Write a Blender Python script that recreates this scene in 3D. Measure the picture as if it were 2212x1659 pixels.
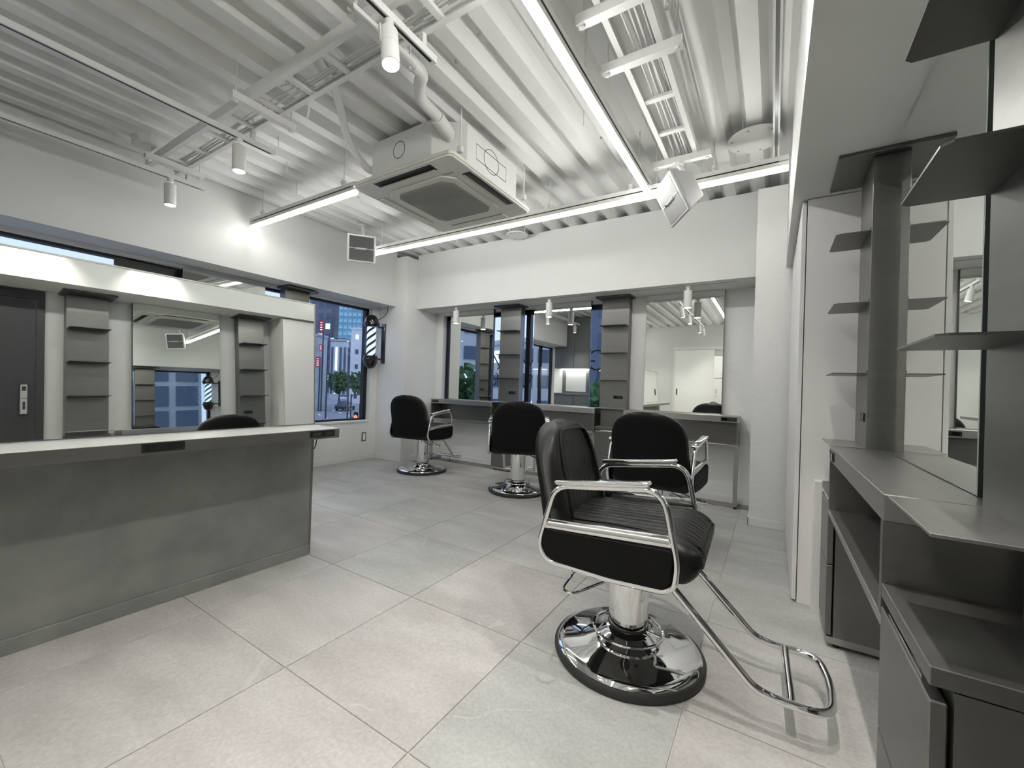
import bpy, bmesh, math, random
from mathutils import Vector, Matrix
random.seed(7)
for o in list(bpy.data.objects): bpy.data.objects.remove(o)
SC = bpy.context.scene
COL = SC.collection
PI = math.pi

# ------------------------------------------------------------------ camera
CAM_R = Vector((0.846855, 0.530782, 0.033269)); CAM_F = Vector((-0.531218, 0.847219, 0.005277))
CAM_R = (CAM_R - CAM_F * CAM_R.dot(CAM_F)).normalized(); CAM_F.normalize()
CAM_U = CAM_R.cross(CAM_F)
cd = bpy.data.cameras.new('camera'); cam = bpy.data.objects.new('camera', cd); COL.objects.link(cam)
cam.matrix_world = Matrix(((CAM_R.x, CAM_U.x, -CAM_F.x, 0), (CAM_R.y, CAM_U.y, -CAM_F.y, 0), (CAM_R.z, CAM_U.z, -CAM_F.z, 1.0), (0, 0, 0, 1)))
cd.sensor_fit = 'HORIZONTAL'; cd.sensor_width = 36; cd.lens = 899.17 / 2212 * 36; cd.clip_start = 0.02; cd.clip_end = 600
SC.camera = cam
# ------------------------------------------------------------------ sky and exposure
wd = bpy.data.worlds.new('dusk_sky'); SC.world = wd; wd.use_nodes = True
bg = wd.node_tree.nodes['Background']; bg.inputs[0].default_value = (0.58, 0.70, 1.0, 1); bg.inputs[1].default_value = 1.05
SC.view_settings.view_transform = 'Standard'; SC.view_settings.look = 'None'
SC.view_settings.exposure = 0.4; SC.view_settings.gamma = 1.0; SC.view_settings.use_curve_mapping = False
LED_E = 31.0      # emission of the line lamps
SPOT_W = 26.0      # watts of one track spotlight

# ------------------------------------------------------------------ materials
def nn(nt, t, **k):
    n = nt.nodes.new(t)
    for a, b in k.items(): setattr(n, a, b)
    return n
def pbr(name, col, rough=0.5, metal=0.0, var=0.0, vscale=4.0, bump=0.0, bscale=60.0, bdist=0.002, spec=0.5, coat=0.0, stretch=None, detail=4.0, rnd=0.0):
    m = bpy.data.materials.new(name); m.use_nodes = True; nt = m.node_tree
    p = nt.nodes['Principled BSDF']
    p.inputs['Base Color'].default_value = (*col, 1); p.inputs['Roughness'].default_value = rough
    p.inputs['Metallic'].default_value = metal; p.inputs['Specular IOR Level'].default_value = spec
    p.inputs['Coat Weight'].default_value = coat
    tc = nn(nt, 'ShaderNodeTexCoord'); mp = nn(nt, 'ShaderNodeMapping')
    if stretch: mp.inputs['Scale'].default_value = stretch
    nt.links.new(tc.outputs['Object'], mp.inputs['Vector']); vec = mp.outputs['Vector']
    if rnd:
        oi = nn(nt, 'ShaderNodeObjectInfo'); ml = nn(nt, 'ShaderNodeMath', operation='MULTIPLY'); ml.inputs[1].default_value = 37.0
        nt.links.new(oi.outputs['Random'], ml.inputs[0])
        cb = nn(nt, 'ShaderNodeCombineXYZ')
        for i in range(3): nt.links.new(ml.outputs[0], cb.inputs[i])
        ad = nn(nt, 'ShaderNodeVectorMath', operation='ADD'); nt.links.new(vec, ad.inputs[0]); nt.links.new(cb.outputs[0], ad.inputs[1]); vec = ad.outputs[0]
    if var:
        n = nn(nt, 'ShaderNodeTexNoise'); n.inputs['Scale'].default_value = vscale; n.inputs['Detail'].default_value = detail; n.inputs['Roughness'].default_value = 0.6
        nt.links.new(vec, n.inputs['Vector'])
        r = nn(nt, 'ShaderNodeMapRange'); r.inputs[1].default_value = 0.3; r.inputs[2].default_value = 0.7; r.inputs[3].default_value = 1 - var; r.inputs[4].default_value = 1 + var
        nt.links.new(n.outputs['Fac'], r.inputs[0])
        mx = nn(nt, 'ShaderNodeVectorMath', operation='SCALE'); mx.inputs[0].default_value = col
        nt.links.new(r.outputs[0], mx.inputs['Scale']); nt.links.new(mx.outputs[0], p.inputs['Base Color'])
    if bump:
        n2 = nn(nt, 'ShaderNodeTexNoise'); n2.inputs['Scale'].default_value = bscale; n2.inputs['Detail'].default_value = 5
        nt.links.new(vec, n2.inputs['Vector'])
        b = nn(nt, 'ShaderNodeBump'); b.inputs['Strength'].default_value = bump; b.inputs['Distance'].default_value = bdist
        nt.links.new(n2.outputs['Fac'], b.inputs['Height']); nt.links.new(b.outputs[0], p.inputs['Normal'])
    return m
def emis(name, col, s):
    m = bpy.data.materials.new(name); m.use_nodes = True; nt = m.node_tree
    p = nt.nodes['Principled BSDF']; p.inputs['Base Color'].default_value = (*col, 1)
    p.inputs['Emission Color'].default_value = (*col, 1); p.inputs['Emission Strength'].default_value = s
    return m
def glass_mat(name, tint=(0.93, 0.96, 0.97), refl=0.06):
    m = bpy.data.materials.new(name); m.use_nodes = True; nt = m.node_tree; nt.nodes.clear()
    o = nn(nt, 'ShaderNodeOutputMaterial'); t = nn(nt, 'ShaderNodeBsdfTransparent'); g = nn(nt, 'ShaderNodeBsdfGlossy'); mx = nn(nt, 'ShaderNodeMixShader'); fr = nn(nt, 'ShaderNodeLayerWeight'); pw = nn(nt, 'ShaderNodeMath', operation='POWER'); pw.inputs[1].default_value = 4.0; ma = nn(nt, 'ShaderNodeMath', operation='MULTIPLY_ADD'); ma.inputs[1].default_value = 0.7; ma.inputs[2].default_value = 0.025
    t.inputs[0].default_value = (*tint, 1); g.inputs['Roughness'].default_value = 0.02; fr.inputs[0].default_value = 0.5
    nt.links.new(fr.outputs['Facing'], pw.inputs[0]); nt.links.new(pw.outputs[0], ma.inputs[0]); nt.links.new(ma.outputs[0], mx.inputs[0]); nt.links.new(t.outputs[0], mx.inputs[1]); nt.links.new(g.outputs[0], mx.inputs[2]); nt.links.new(mx.outputs[0], o.inputs[0])
    return m
M = {}
M['paint'] = pbr('white_wall_paint', (0.65, 0.655, 0.635), 0.75, var=0.02, vscale=2, bump=0.12, bscale=120)
M['plaster'] = pbr('white_trowelled_plaster', (0.74, 0.74, 0.72), 0.8, var=0.02, vscale=3, bump=0.55, bscale=26, bdist=0.006)
M['ceil'] = pbr('white_ceiling_paint', (0.69, 0.69, 0.67), 0.6, var=0.03, vscale=3, bump=0.1, bscale=60)
M['rail'] = pbr('white_painted_steel', (0.68, 0.68, 0.66), 0.5, var=0.03, vscale=12)
M['trimw'] = pbr('white_trim', (0.74, 0.74, 0.72), 0.45)
M['grout'] = pbr('pale_grout', (0.52, 0.505, 0.465), 0.9)
M['steel'] = pbr('brushed_dark_steel', (0.20, 0.197, 0.185), 0.36, 0.85, var=0.05, vscale=3, bump=0.10, bscale=90, bdist=0.0008, stretch=(1, 1, 14))
M['steelh'] = pbr('brushed_bright_steel', (0.42, 0.415, 0.40), 0.33, 0.95, var=0.05, vscale=4, bump=0.08, bscale=90, bdist=0.0008, stretch=(14, 14, 1))
M['steelk'] = pbr('dark_shelf_steel', (0.125, 0.123, 0.115), 0.33, 0.8, var=0.05, vscale=4, bump=0.08, bscale=90, bdist=0.0008, stretch=(14, 14, 1))
M['steeld'] = pbr('dark_steel_inside', (0.10, 0.10, 0.095), 0.4, 0.7)
M['chrome'] = pbr('polished_chrome', (0.82, 0.82, 0.82), 0.045, 1.0)
M['leather'] = pbr('black_leather', (0.006, 0.006, 0.006), 0.40, var=0.15, vscale=8, bump=0.18, bscale=260, bdist=0.0008, spec=0.28)
M['fabric'] = pbr('black_vinyl_back', (0.0035, 0.0035, 0.0035), 0.7, spec=0.2, bump=0.1, bscale=300, bdist=0.0005)
M['rubber'] = pbr('black_rubber', (0.02, 0.02, 0.019), 0.55)
M['black'] = pbr('black_plastic', (0.008, 0.008, 0.008), 0.35)
M['gloss'] = pbr('black_gloss_metal', (0.006, 0.006, 0.006), 0.08, coat=0.5)
M['frame'] = pbr('black_window_frame', (0.006, 0.006, 0.008), 0.4)
M['mirror'] = pbr('mirror_glass', (0.86, 0.885, 0.86), 0.0, 1.0)
M['medge'] = pbr('mirror_edge', (0.008, 0.014, 0.012), 0.25)
M['concrete'] = pbr('grey_cement_board', (0.205, 0.208, 0.195), 0.7, var=0.22, vscale=3.2, bump=0.25, bscale=70, bdist=0.002, detail=8)
M['ctop'] = pbr('white_laminate_top', (0.86, 0.86, 0.83), 0.28)
M['plast'] = pbr('white_plastic', (0.66, 0.655, 0.60), 0.45)
M['grille'] = pbr('grey_beige_grille', (0.36, 0.36, 0.33), 0.7)
M['pvc'] = pbr('painted_pipe', (0.64, 0.64, 0.62), 0.55, bump=0.2, bscale=25, bdist=0.004)
M['cable'] = pbr('white_cable', (0.66, 0.66, 0.64), 0.5)
M['ink'] = pbr('dark_print', (0.03, 0.03, 0.03), 0.7)
M['cabw'] = pbr('white_cabinet', (0.78, 0.77, 0.75), 0.4)
M['door'] = pbr('charcoal_door', (0.035, 0.035, 0.037), 0.5, var=0.06, vscale=40)
M['grey'] = pbr('grey_cabinet', (0.16, 0.165, 0.165), 0.3, 0.2)
M['silver'] = pbr('silver_plastic', (0.5, 0.5, 0.49), 0.35, 0.4)
M['mesh'] = pbr('speaker_cloth', (0.085, 0.085, 0.085), 0.8)
M['meshw'] = pbr('speaker_cloth_pale', (0.26, 0.26, 0.255), 0.75)
M['spk'] = pbr('speaker_white', (0.42, 0.42, 0.41), 0.5)
M['led'] = emis('led_diffuser', (1.0, 0.988, 0.968), LED_E)
M['lampd'] = emis('spot_lens', (1.0, 0.96, 0.88), 9.0)
M['poleglow'] = emis('pole_glow', (0.50, 0.66, 1.0), 1.05)
M['clear'] = glass_mat('clear_glass', (0.97, 0.98, 0.99))
M['pane'] = glass_mat('window_glass', (0.95, 0.97, 0.98))
# exterior
M['asphalt'] = pbr('asphalt', (0.22, 0.24, 0.28), 0.8, var=0.1, vscale=0.4)
M['paving'] = pbr('pavement', (0.42, 0.43, 0.45), 0.8, var=0.1, vscale=0.6)
M['bgrey'] = pbr('building_grey', (0.14, 0.16, 0.21), 0.7, var=0.1, vscale=0.15)
M['bpale'] = pbr('building_pale', (0.55, 0.57, 0.60), 0.7, var=0.08, vscale=0.15)
M['bwhite'] = pbr('building_white', (0.72, 0.74, 0.76), 0.7, var=0.06, vscale=0.2)
M['bteal'] = pbr('building_glass_teal', (0.14, 0.33, 0.42), 0.15, 0.3, var=0.25, vscale=0.12)
M['bteal2'] = pbr('tower_window_band', (0.30, 0.52, 0.60), 0.12, 0.2, var=0.4, vscale=0.3)
M['bstone'] = pbr('building_stone', (0.40, 0.44, 0.46), 0.7, var=0.2, vscale=0.5)
M['bbrown'] = pbr('building_brown', (0.20, 0.20, 0.24), 0.7, var=0.1, vscale=0.2)
M['bwin'] = pbr('building_window', (0.05, 0.09, 0.15), 0.1)
M['bwinl'] = emis('lit_building_window', (0.75, 0.86, 1.0), 0.8)
M['sign'] = emis('red_sign', (0.34, 0.015, 0.03), 0.2)
M['signw'] = emis('white_sign', (0.9, 0.92, 1.0), 0.5)
M['redlamp'] = emis('red_signal', (1.0, 0.06, 0.02), 6.0)
M['leaf'] = pbr('green_leaves', (0.06, 0.14, 0.05), 0.7, var=0.4, vscale=2)
M['bark'] = pbr('bark', (0.06, 0.05, 0.045), 0.9)
M['post'] = pbr('dark_post', (0.05, 0.06, 0.08), 0.6)
M['mark'] = pbr('road_marking', (0.75, 0.77, 0.8), 0.7)
M['car'] = pbr('white_car_paint', (0.7, 0.72, 0.76), 0.25, coat=0.5)
M['cardark'] = pbr('dark_car_paint', (0.03, 0.035, 0.05), 0.25, coat=0.5)
# floor tile: grey stone with veins and random tint
def tile_mat():
    m = bpy.data.materials.new('grey_stone_tile'); m.use_nodes = True; nt = m.node_tree; p = nt.nodes['Principled BSDF']
    tc = nn(nt, 'ShaderNodeTexCoord'); oi = nn(nt, 'ShaderNodeObjectInfo')
    cb = nn(nt, 'ShaderNodeCombineXYZ'); ml = nn(nt, 'ShaderNodeMath', operation='MULTIPLY'); ml.inputs[1].default_value = 53.0
    nt.links.new(oi.outputs['Random'], ml.inputs[0])
    for i in range(3): nt.links.new(ml.outputs[0], cb.inputs[i])
    ad = nn(nt, 'ShaderNodeVectorMath', operation='ADD'); nt.links.new(tc.outputs['Object'], ad.inputs[0]); nt.links.new(cb.outputs[0], ad.inputs[1])
    mp = nn(nt, 'ShaderNodeMapping'); mp.inputs['Scale'].default_value = (1.0, 2.6, 1); nt.links.new(ad.outputs[0], mp.inputs[0])
    n1 = nn(nt, 'ShaderNodeTexNoise'); n1.inputs['Scale'].default_value = 2.2; n1.inputs['Detail'].default_value = 6; nt.links.new(mp.outputs[0], n1.inputs[0])
    n2 = nn(nt, 'ShaderNodeTexNoise'); n2.inputs['Scale'].default_value = 90; n2.inputs['Detail'].default_value = 4; nt.links.new(ad.outputs[0], n2.inputs[0])
    r1 = nn(nt, 'ShaderNodeValToRGB'); r1.color_ramp.elements[0].position = 0.3; r1.color_ramp.elements[0].color = (0.352, 0.344, 0.332, 1); r1.color_ramp.elements[1].position = 0.7; r1.color_ramp.elements[1].color = (0.458, 0.457, 0.446, 1)
    nt.links.new(n1.outputs['Fac'], r1.inputs[0])
    mr = nn(nt, 'ShaderNodeMapRange'); mr.inputs[1].default_value = 0.3; mr.inputs[2].default_value = 0.7; mr.inputs[3].default_value = 0.9; mr.inputs[4].default_value = 1.1
    nt.links.new(n2.outputs['Fac'], mr.inputs[0])
    sc = nn(nt, 'ShaderNodeVectorMath', operation='SCALE'); nt.links.new(r1.outputs[0], sc.inputs[0]); nt.links.new(mr.outputs[0], sc.inputs['Scale'])
    # thin pale veins
    n3 = nn(nt, 'ShaderNodeTexNoise'); n3.inputs['Scale'].default_value = 1.1; n3.inputs['Detail'].default_value = 3; n3.inputs['Distortion'].default_value = 0.6; nt.links.new(ad.outputs[0], n3.inputs[0])
    vr = nn(nt, 'ShaderNodeValToRGB'); e = vr.color_ramp.elements
    e[0].position = 0.497; e[0].color = (0, 0, 0, 1); e[1].position = 0.5; e[1].color = (1, 1, 1, 1); x = vr.color_ramp.elements.new(0.503); x.color = (0, 0, 0, 1)
    nt.links.new(n3.outputs['Fac'], vr.inputs[0])
    n4 = nn(nt, 'ShaderNodeTexNoise'); n4.inputs['Scale'].default_value = 3.0; nt.links.new(ad.outputs[0], n4.inputs[0])
    gt = nn(nt, 'ShaderNodeMath', operation='GREATER_THAN'); gt.inputs[1].default_value = 0.56; nt.links.new(n4.outputs['Fac'], gt.inputs[0])
    mm = nn(nt, 'ShaderNodeMath', operation='MULTIPLY'); nt.links.new(vr.outputs[0], mm.inputs[0]); nt.links.new(gt.outputs[0], mm.inputs[1])
    m2 = nn(nt, 'ShaderNodeMath', operation='MULTIPLY'); m2.inputs[1].default_value = 0.3; nt.links.new(mm.outputs[0], m2.inputs[0])
    mix = nn(nt, 'ShaderNodeMix', data_type='RGBA'); nt.links.new(m2.outputs[0], mix.inputs[0]); nt.links.new(sc.outputs[0], mix.inputs[6]); mix.inputs[7].default_value = (0.62, 0.61, 0.58, 1)
    tn = nn(nt, 'ShaderNodeMix', data_type='RGBA', blend_type='MULTIPLY'); tn.inputs[0].default_value = 1.0
    rr = nn(nt, 'ShaderNodeValToRGB'); rr.color_ramp.elements[0].color = (0.97, 1.0, 0.985, 1); rr.color_ramp.elements[1].color = (1.03, 1.0, 0.985, 1)
    nt.links.new(oi.outputs['Random'], rr.inputs[0]); nt.links.new(mix.outputs[2], tn.inputs[6]); nt.links.new(rr.outputs[0], tn.inputs[7])
    nt.links.new(tn.outputs[2], p.inputs['Base Color']); p.inputs['Roughness'].default_value = 0.5; p.inputs['Specular IOR Level'].default_value = 0.4
    b = nn(nt, 'ShaderNodeBump'); b.inputs['Strength'].default_value = 0.2; b.inputs['Distance'].default_value = 0.0015; nt.links.new(n2.outputs['Fac'], b.inputs['Height']); nt.links.new(b.outputs[0], p.inputs['Normal'])
    return m
M['tile'] = tile_mat()

# ------------------------------------------------------------------ mesh helpers
class MB:
    def __init__(s): s.v = []; s.f = []
    def add(s, vs, fs):
        n = len(s.v); s.v += [tuple(p) for p in vs]; s.f += [tuple(i + n for i in f) for f in fs]; return s
    def box(s, x0, x1, y0, y1, z0, z1):
        return s.add([(x0, y0, z0), (x1, y0, z0), (x1, y1, z0), (x0, y1, z0), (x0, y0, z1), (x1, y0, z1), (x1, y1, z1), (x0, y1, z1)],
                     [(3, 2, 1, 0), (4, 5, 6, 7), (0, 1, 5, 4), (1, 2, 6, 5), (2, 3, 7, 6), (3, 0, 4, 7)])
    def prism(s, pts, z0, z1, axis='z'):
        n = len(pts)
        def P(a, b, c): return {'z': (a, b, c), 'y': (a, c, b), 'x': (c, a, b)}[axis]
        vs = [P(a, b, z0) for a, b in pts] + [P(a, b, z1) for a, b in pts]
        fs = [tuple(range(n - 1, -1, -1)), tuple(range(n, 2 * n))] + [(i, (i + 1) % n, n + (i + 1) % n, n + i) for i in range(n)]
        return s.add(vs, fs)
    def lathe(s, prof, n=32, c=(0, 0), cap=True):
        vs = []; fs = []
        for r, z in prof:
            for i in range(n): a = 2 * PI * i / n; vs.append((c[0] + r * math.cos(a), c[1] + r * math.sin(a), z))
        for k in range(len(prof) - 1):
            for i in range(n): j = (i + 1) % n; fs.append((k * n + i, k * n + j, (k + 1) * n + j, (k + 1) * n + i))
        if cap: fs.append(tuple(range(n - 1, -1, -1))); q = (len(prof) - 1) * n; fs.append(tuple(range(q, q + n)))
        return s.add(vs, fs)
    def cyl(s, a, b, r, n=12, r2=None):
        return s.tube([a, b], r, n, r2=r2)
    def tube(s, pts, r, n=10, closed=False, r2=None, flat=None):
        P = [Vector(p) for p in pts]; N = len(P); vs = []; fs = []
        up = None
        for i in range(N):
            if closed: t = (P[(i + 1) % N] - P[i - 1])
            else: t = P[min(i + 1, N - 1)] - P[max(i - 1, 0)]
            t.normalize()
            if up is None:
                up = Vector((0, 0, 1)) if abs(t.z) < 0.9 else Vector((1, 0, 0))
            u = (up - t * up.dot(t)).normalized(); w = t.cross(u); up = u
            rr = r if r2 is None else r + (r2 - r) * i / max(1, N - 1)
            for k in range(n):
                a = 2 * PI * k / n
                vs.append(P[i] + (u * math.cos(a) + w * math.sin(a) * (flat or 1)) * rr)
        M_ = N if closed else N - 1
        for i in range(M_):
            j = (i + 1) % N
            for k in range(n): l = (k + 1) % n; fs.append((i * n + k, i * n + l, j * n + l, j * n + k))
        if not closed: fs.append(tuple(range(n - 1, -1, -1))); fs.append(tuple(range((N - 1) * n, N * n)))
        return s.add(vs, fs)
    def ribbon(s, pts, w, o, ux, uz, un, t=0.001, closed=False):
        # flat stroke of width w in the plane (ux, uz) through o, t thick along un
        o, ux, uz, un = map(Vector, (o, ux, uz, un)); P = [Vector((p[0], p[1])) for p in pts]; N = len(P); vs = []; fs = []
        for i in range(N):
            d = (P[(i + 1) % N] - P[i - 1]) if closed else (P[min(i + 1, N - 1)] - P[max(i - 1, 0)])
            d.normalize(); nr = Vector((-d.y, d.x)) * w / 2
            for q in (P[i] + nr, P[i] - nr):
                b = o + ux * q.x + uz * q.y; vs.append(b); vs.append(b + un * t)
        for i in range(N if closed else N - 1):
            a = 4 * i; b = 4 * ((i + 1) % N)
            fs += [(a, a + 2, b + 2, b), (a + 1, b + 1, b + 3, a + 3), (a, b, b + 1, a + 1), (a + 2, a + 3, b + 3, b + 2)]
        return s.add(vs, fs)
    def build(s, name, mat, parent=None, bevel=0.0, seg=1, smooth=False, loc=None):
        me = bpy.data.meshes.new(name); me.from_pydata([tuple(v) for v in s.v], [], s.f)
        bm = bmesh.new(); bm.from_mesh(me)
        bmesh.ops.recalc_face_normals(bm, faces=bm.faces)
        if bevel:
            bmesh.ops.bevel(bm, geom=[e for e in bm.edges if len(e.link_faces) == 2 and e.calc_face_angle(0) > 0.6], offset=bevel, segments=seg, profile=0.6, affect='EDGES', clamp_overlap=True)
        bm.to_mesh(me); bm.free()
        if smooth:
            me.shade_smooth()
            if smooth != 'all':
                try: me.set_sharp_from_angle(angle=math.radians(38))
                except Exception: pass
        me.materials.append(M[mat])
        o = bpy.data.objects.new(name, me); COL.objects.link(o)
        if parent: o.parent = parent
        if loc: o.location = loc
        return o
def tag(o, label=None, cat=None, group=None, kind=None):
    if label: o['label'] = label
    if cat: o['category'] = cat
    if group: o['group'] = group
    if kind: o['kind'] = kind
    return o
def empty(name, loc=(0, 0, 0), rz=0.0):
    o = bpy.data.objects.new(name, None); COL.objects.link(o); o.location = loc; o.rotation_euler = (0, 0, rz); o.empty_display_size = 0.1
    return o
def thing(name, label, cat, loc=(0, 0, 0), rz=0.0, group=None): return tag(empty(name, loc, rz), label, cat, group)
def struct(o, label, cat): return tag(o, label, cat, kind='structure')
def copy_tree(o, parent=None):
    c = o.copy(); COL.objects.link(c); c.parent = parent
    for ch in list(o.children): copy_tree(ch, c)
    return c
def B(*a): return MB().box(*a)
def arc(c, r, a0, a1, n): return [(c[0] + r * math.cos(a0 + (a1 - a0) * i / n), c[1] + r * math.sin(a0 + (a1 - a0) * i / n)) for i in range(n + 1)]
def fillet(pts, r, n=5, closed=False):
    P = [Vector(p) for p in pts]; N = len(P); out = []
    for i in range(N):
        if not closed and i in (0, N - 1): out.append(P[i]); continue
        a = P[i - 1] - P[i]; b = P[(i + 1) % N] - P[i]; rr = r[i] if isinstance(r, (list, tuple)) else r
        k = min(rr, a.length * 0.49, b.length * 0.49); a.normalize(); b.normalize()
        p0 = P[i] + a * k; p2 = P[i] + b * k
        for t in range(n + 1):
            t /= n; out.append(p0 * (1 - t) ** 2 + P[i] * 2 * t * (1 - t) + p2 * t * t)
    return out

# ================================================================== ROOM
XL, XR, YF, YB = -4.43, 0.41, -2.7, 4.30       # left wall, right wall, rear wall, back wall
ZB, ZC = 1.957, 2.655                          # bottom of beams, underside of deck ribs
PX0, PY0, PT = -0.811, 0.826, 0.597            # tile grid
fl = struct(B(XL - 0.12, XR + 0.12, YF - 0.1, YB + 0.25, -0.15, -0.004).build('floor', 'grout'), 'grey grout bed under the large stone floor tiles', 'floor')
tile = None
for i in range(-7, 4):
    for j in range(-7, 7):
        x0 = max(PX0 + PT * i + 0.0018, XL); x1 = min(PX0 + PT * (i + 1) - 0.0018, XR); y0 = max(PY0 + PT * j + 0.0018, YF); y1 = min(PY0 + PT * (j + 1) - 0.0018, YB)
        if x1 - x0 < 0.02 or y1 - y0 < 0.02: continue
        full = x1 - x0 > PT - 0.005 and y1 - y0 > PT - 0.005
        if full and tile is not None:
            t = tile.copy(); COL.objects.link(t); t.location = ((x0 + x1) / 2, (y0 + y1) / 2, 0)
        else:
            hx, hy = (x1 - x0) / 2, (y1 - y0) / 2
            t = B(-hx, hx, -hy, hy, -0.012, 0.0).build('tile', 'tile', fl, bevel=0.0012, loc=((x0 + x1) / 2, (y0 + y1) / 2, 0))
            if full: tile = t
        t.parent = fl
# corrugated steel deck
ce = struct(B(XL - 0.15, XR + 0.15, YF - 0.1, YB + 0.3, 2.735, 2.80).build('ceiling', 'ceil'), 'white painted corrugated steel deck ceiling', 'ceiling')
pitch = 0.2045
def deck(x0, n):
    m = MB(); pr = []
    for i in range(n):
        a = x0 + i * pitch
        pr += [(a, 2.715), (a + 0.045, 2.715), (a + 0.078, ZC), (a + 0.158, ZC), (a + 0.191, 2.715)]
    pr.append((x0 + n * pitch, 2.715))
    vs = []; fs = []
    for x, z in pr: vs += [(x, YF - 0.05, z), (x, YB + 0.25, z), (x, YF - 0.05, z + 0.004), (x, YB + 0.25, z + 0.004)]
    for i in range(len(pr) - 1): a = 4 * i; b = a + 4; fs += [(a, b, b + 1, a + 1), (a + 2, a + 3, b + 3, b + 2)]
    return m.add(vs, fs).build('deck_panel', 'ceil', ce)
k = 0; x = -4.44 - 0.108
while x < XR + 0.1: deck(x, 3); x += 3 * pitch
# bolts in the deck
for (bx, by) in ((-1.62, 1.42), (-1.42, 1.62), (-1.22, 1.55), (-0.93, 1.9), (-1.62, 2.0), (-3.2, 2.4), (-2.9, 2.5), (-1.0, 2.6)):
    MB().lathe([(0.009, ZC - 0.006), (0.009, ZC + 0.005)], 8, (bx, by)).build('bolt', 'grille', ce)

# walls ------------------------------------------------------------
XB = -4.12          # face of the left beam
YM = 3.705          # face of the columns
WLZ = 1.945
wl = MB().box(XL - 0.14, XL, YF, YM + 0.8, -0.004, 0.50).box(XL - 0.14, XL, YF, -0.45, 0.5, 2.7).box(XL - 0.14, XL, 3.60, YM + 0.8, 0.5, WLZ).box(XL - 0.14, XL, -0.45, YM + 0.8, WLZ, 2.7).build('wall_left', 'plaster')
struct(wl, 'white plaster wall under the long left window', 'wall')
struct(B(XL, XB, -0.42, YM, ZB + 0.013, ZC + 0.03).build('trim_1', 'paint'), 'white boxed beam above the left windows', 'beam')
struct(B(-4.45, -3.94, YM, 4.6, -0.004, ZC - 0.06).build('trim_2', 'plaster'), 'white plaster corner column beside the barber pole', 'column')
struct(B(-0.135, XR + 0.1, YM - 0.02, 4.6, -0.004, 2.575).build('trim_3', 'plaster'), 'white rough plaster column at the right of the back wall', 'column')
struct(B(-3.94, -0.135, 3.9, 4.6, ZB, ZC).build('trim_4', 'paint'), 'white boxed beam above the back mirrors', 'beam')
WX0, WX1, WZ0, WZ1 = -3.83, -1.33, 0.76, 1.93
wb = MB().box(-3.94, -0.135, YB, YB + 0.12, -0.004, WZ0).box(WX1, -0.135, YB, YB + 0.12, WZ0, ZB).box(-3.94, WX0, YB, YB + 0.12, WZ0, ZB).box(WX0, WX1, YB, YB + 0.12, WZ1, ZB).build('wall_back', 'plaster')
struct(wb, 'white plaster back wall of the mirror alcove', 'wall')
struct(B(XR, XR + 0.1, YF, YM, -0.004, 2.72).build('wall_right', 'paint'), 'white right wall behind the styling station', 'wall')
struct(B(0.06, XR, YF, YM - 0.02, ZB, ZC + 0.03).build('trim_5', 'paint'), 'white boxed soffit above the right station', 'beam')
struct(B(XL - 0.14, XR + 0.1, YF - 0.1, YF, -0.004, 2.75).build('wall_rear', 'paint'), 'white rear wall with the sliding door', 'wall')
# baseboards
BH = 0.062
struct(B(XL, XL + 0.008, -0.4, YM, 0, BH).build('baseboard_left', 'trimw', bevel=0.002), 'white skirting under the left window', 'baseboard')
bb = MB().box(XL, -3.932, YM - 0.008, YM, 0, BH).box(-3.94, -3.932, YM, YB, 0, BH).box(-3.94, -0.135, YB - 0.008, YB, 0, BH).box(-0.143, 0.1, YM - 0.028, YM - 0.02, 0, BH).box(-0.143, -0.135, YM - 0.028, YB, 0, BH)
struct(bb.build('baseboard_back', 'trimw', bevel=0.002), 'white skirting along the columns and back alcove', 'baseboard')
struct(B(-3.93, -0.14, 4.135, YB - 0.01, 0.0005, 0.004).build('trim_6', 'concrete'), 'dark grey floor strip along the back alcove wall', 'floor strip')

# windows ----------------------------------------------------------
def window(name, label, org, rz, w, z0, z1, mull, fw=0.05, d=0.06, hd=0.05):
    r = empty(name, org, rz); struct(r, label, 'window')
    m = MB().box(0, w, 0, d, z0, z0 + 0.025).box(0, w, 0, d, z1 - hd, z1).box(0, fw, 0, d, z0, z1).box(w - fw, w, 0, d, z0, z1)
    for q in mull: m.box(q - 0.03, q + 0.03, 0, d, z0, z1)
    m.build('frame', 'frame', r)
    ed = [0] + mull + [w]
    for a, b in zip(ed, ed[1:]): B(a + 0.02, b - 0.02, 0.03, 0.036, z0 + 0.02, z1 - hd + 0.01).build('pane', 'pane', r)
    return r
window('window_1', 'long black framed street window in the left wall', (XL - 0.07, -0.45, 0), PI / 2, 4.05, 0.50, WLZ, [0.55, 1.68, 2.55], hd=0.025)
B(1.56, 2.06, -0.012, -0.001, 1.855, 1.93).build('blind_box', 'frame', bpy.data.objects['window_1'])
B(XL - 0.14, XL + 0.012, -0.45, 3.60, 0.478, 0.503).build('sill', 'trimw', bpy.data.objects['wall_left'], bevel=0.003)
window('window_2', 'black framed window with lettering behind the back mirrors', (WX0, YB + 0.07, 0), 0, WX1 - WX0, WZ0, WZ1, [1.30])
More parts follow.
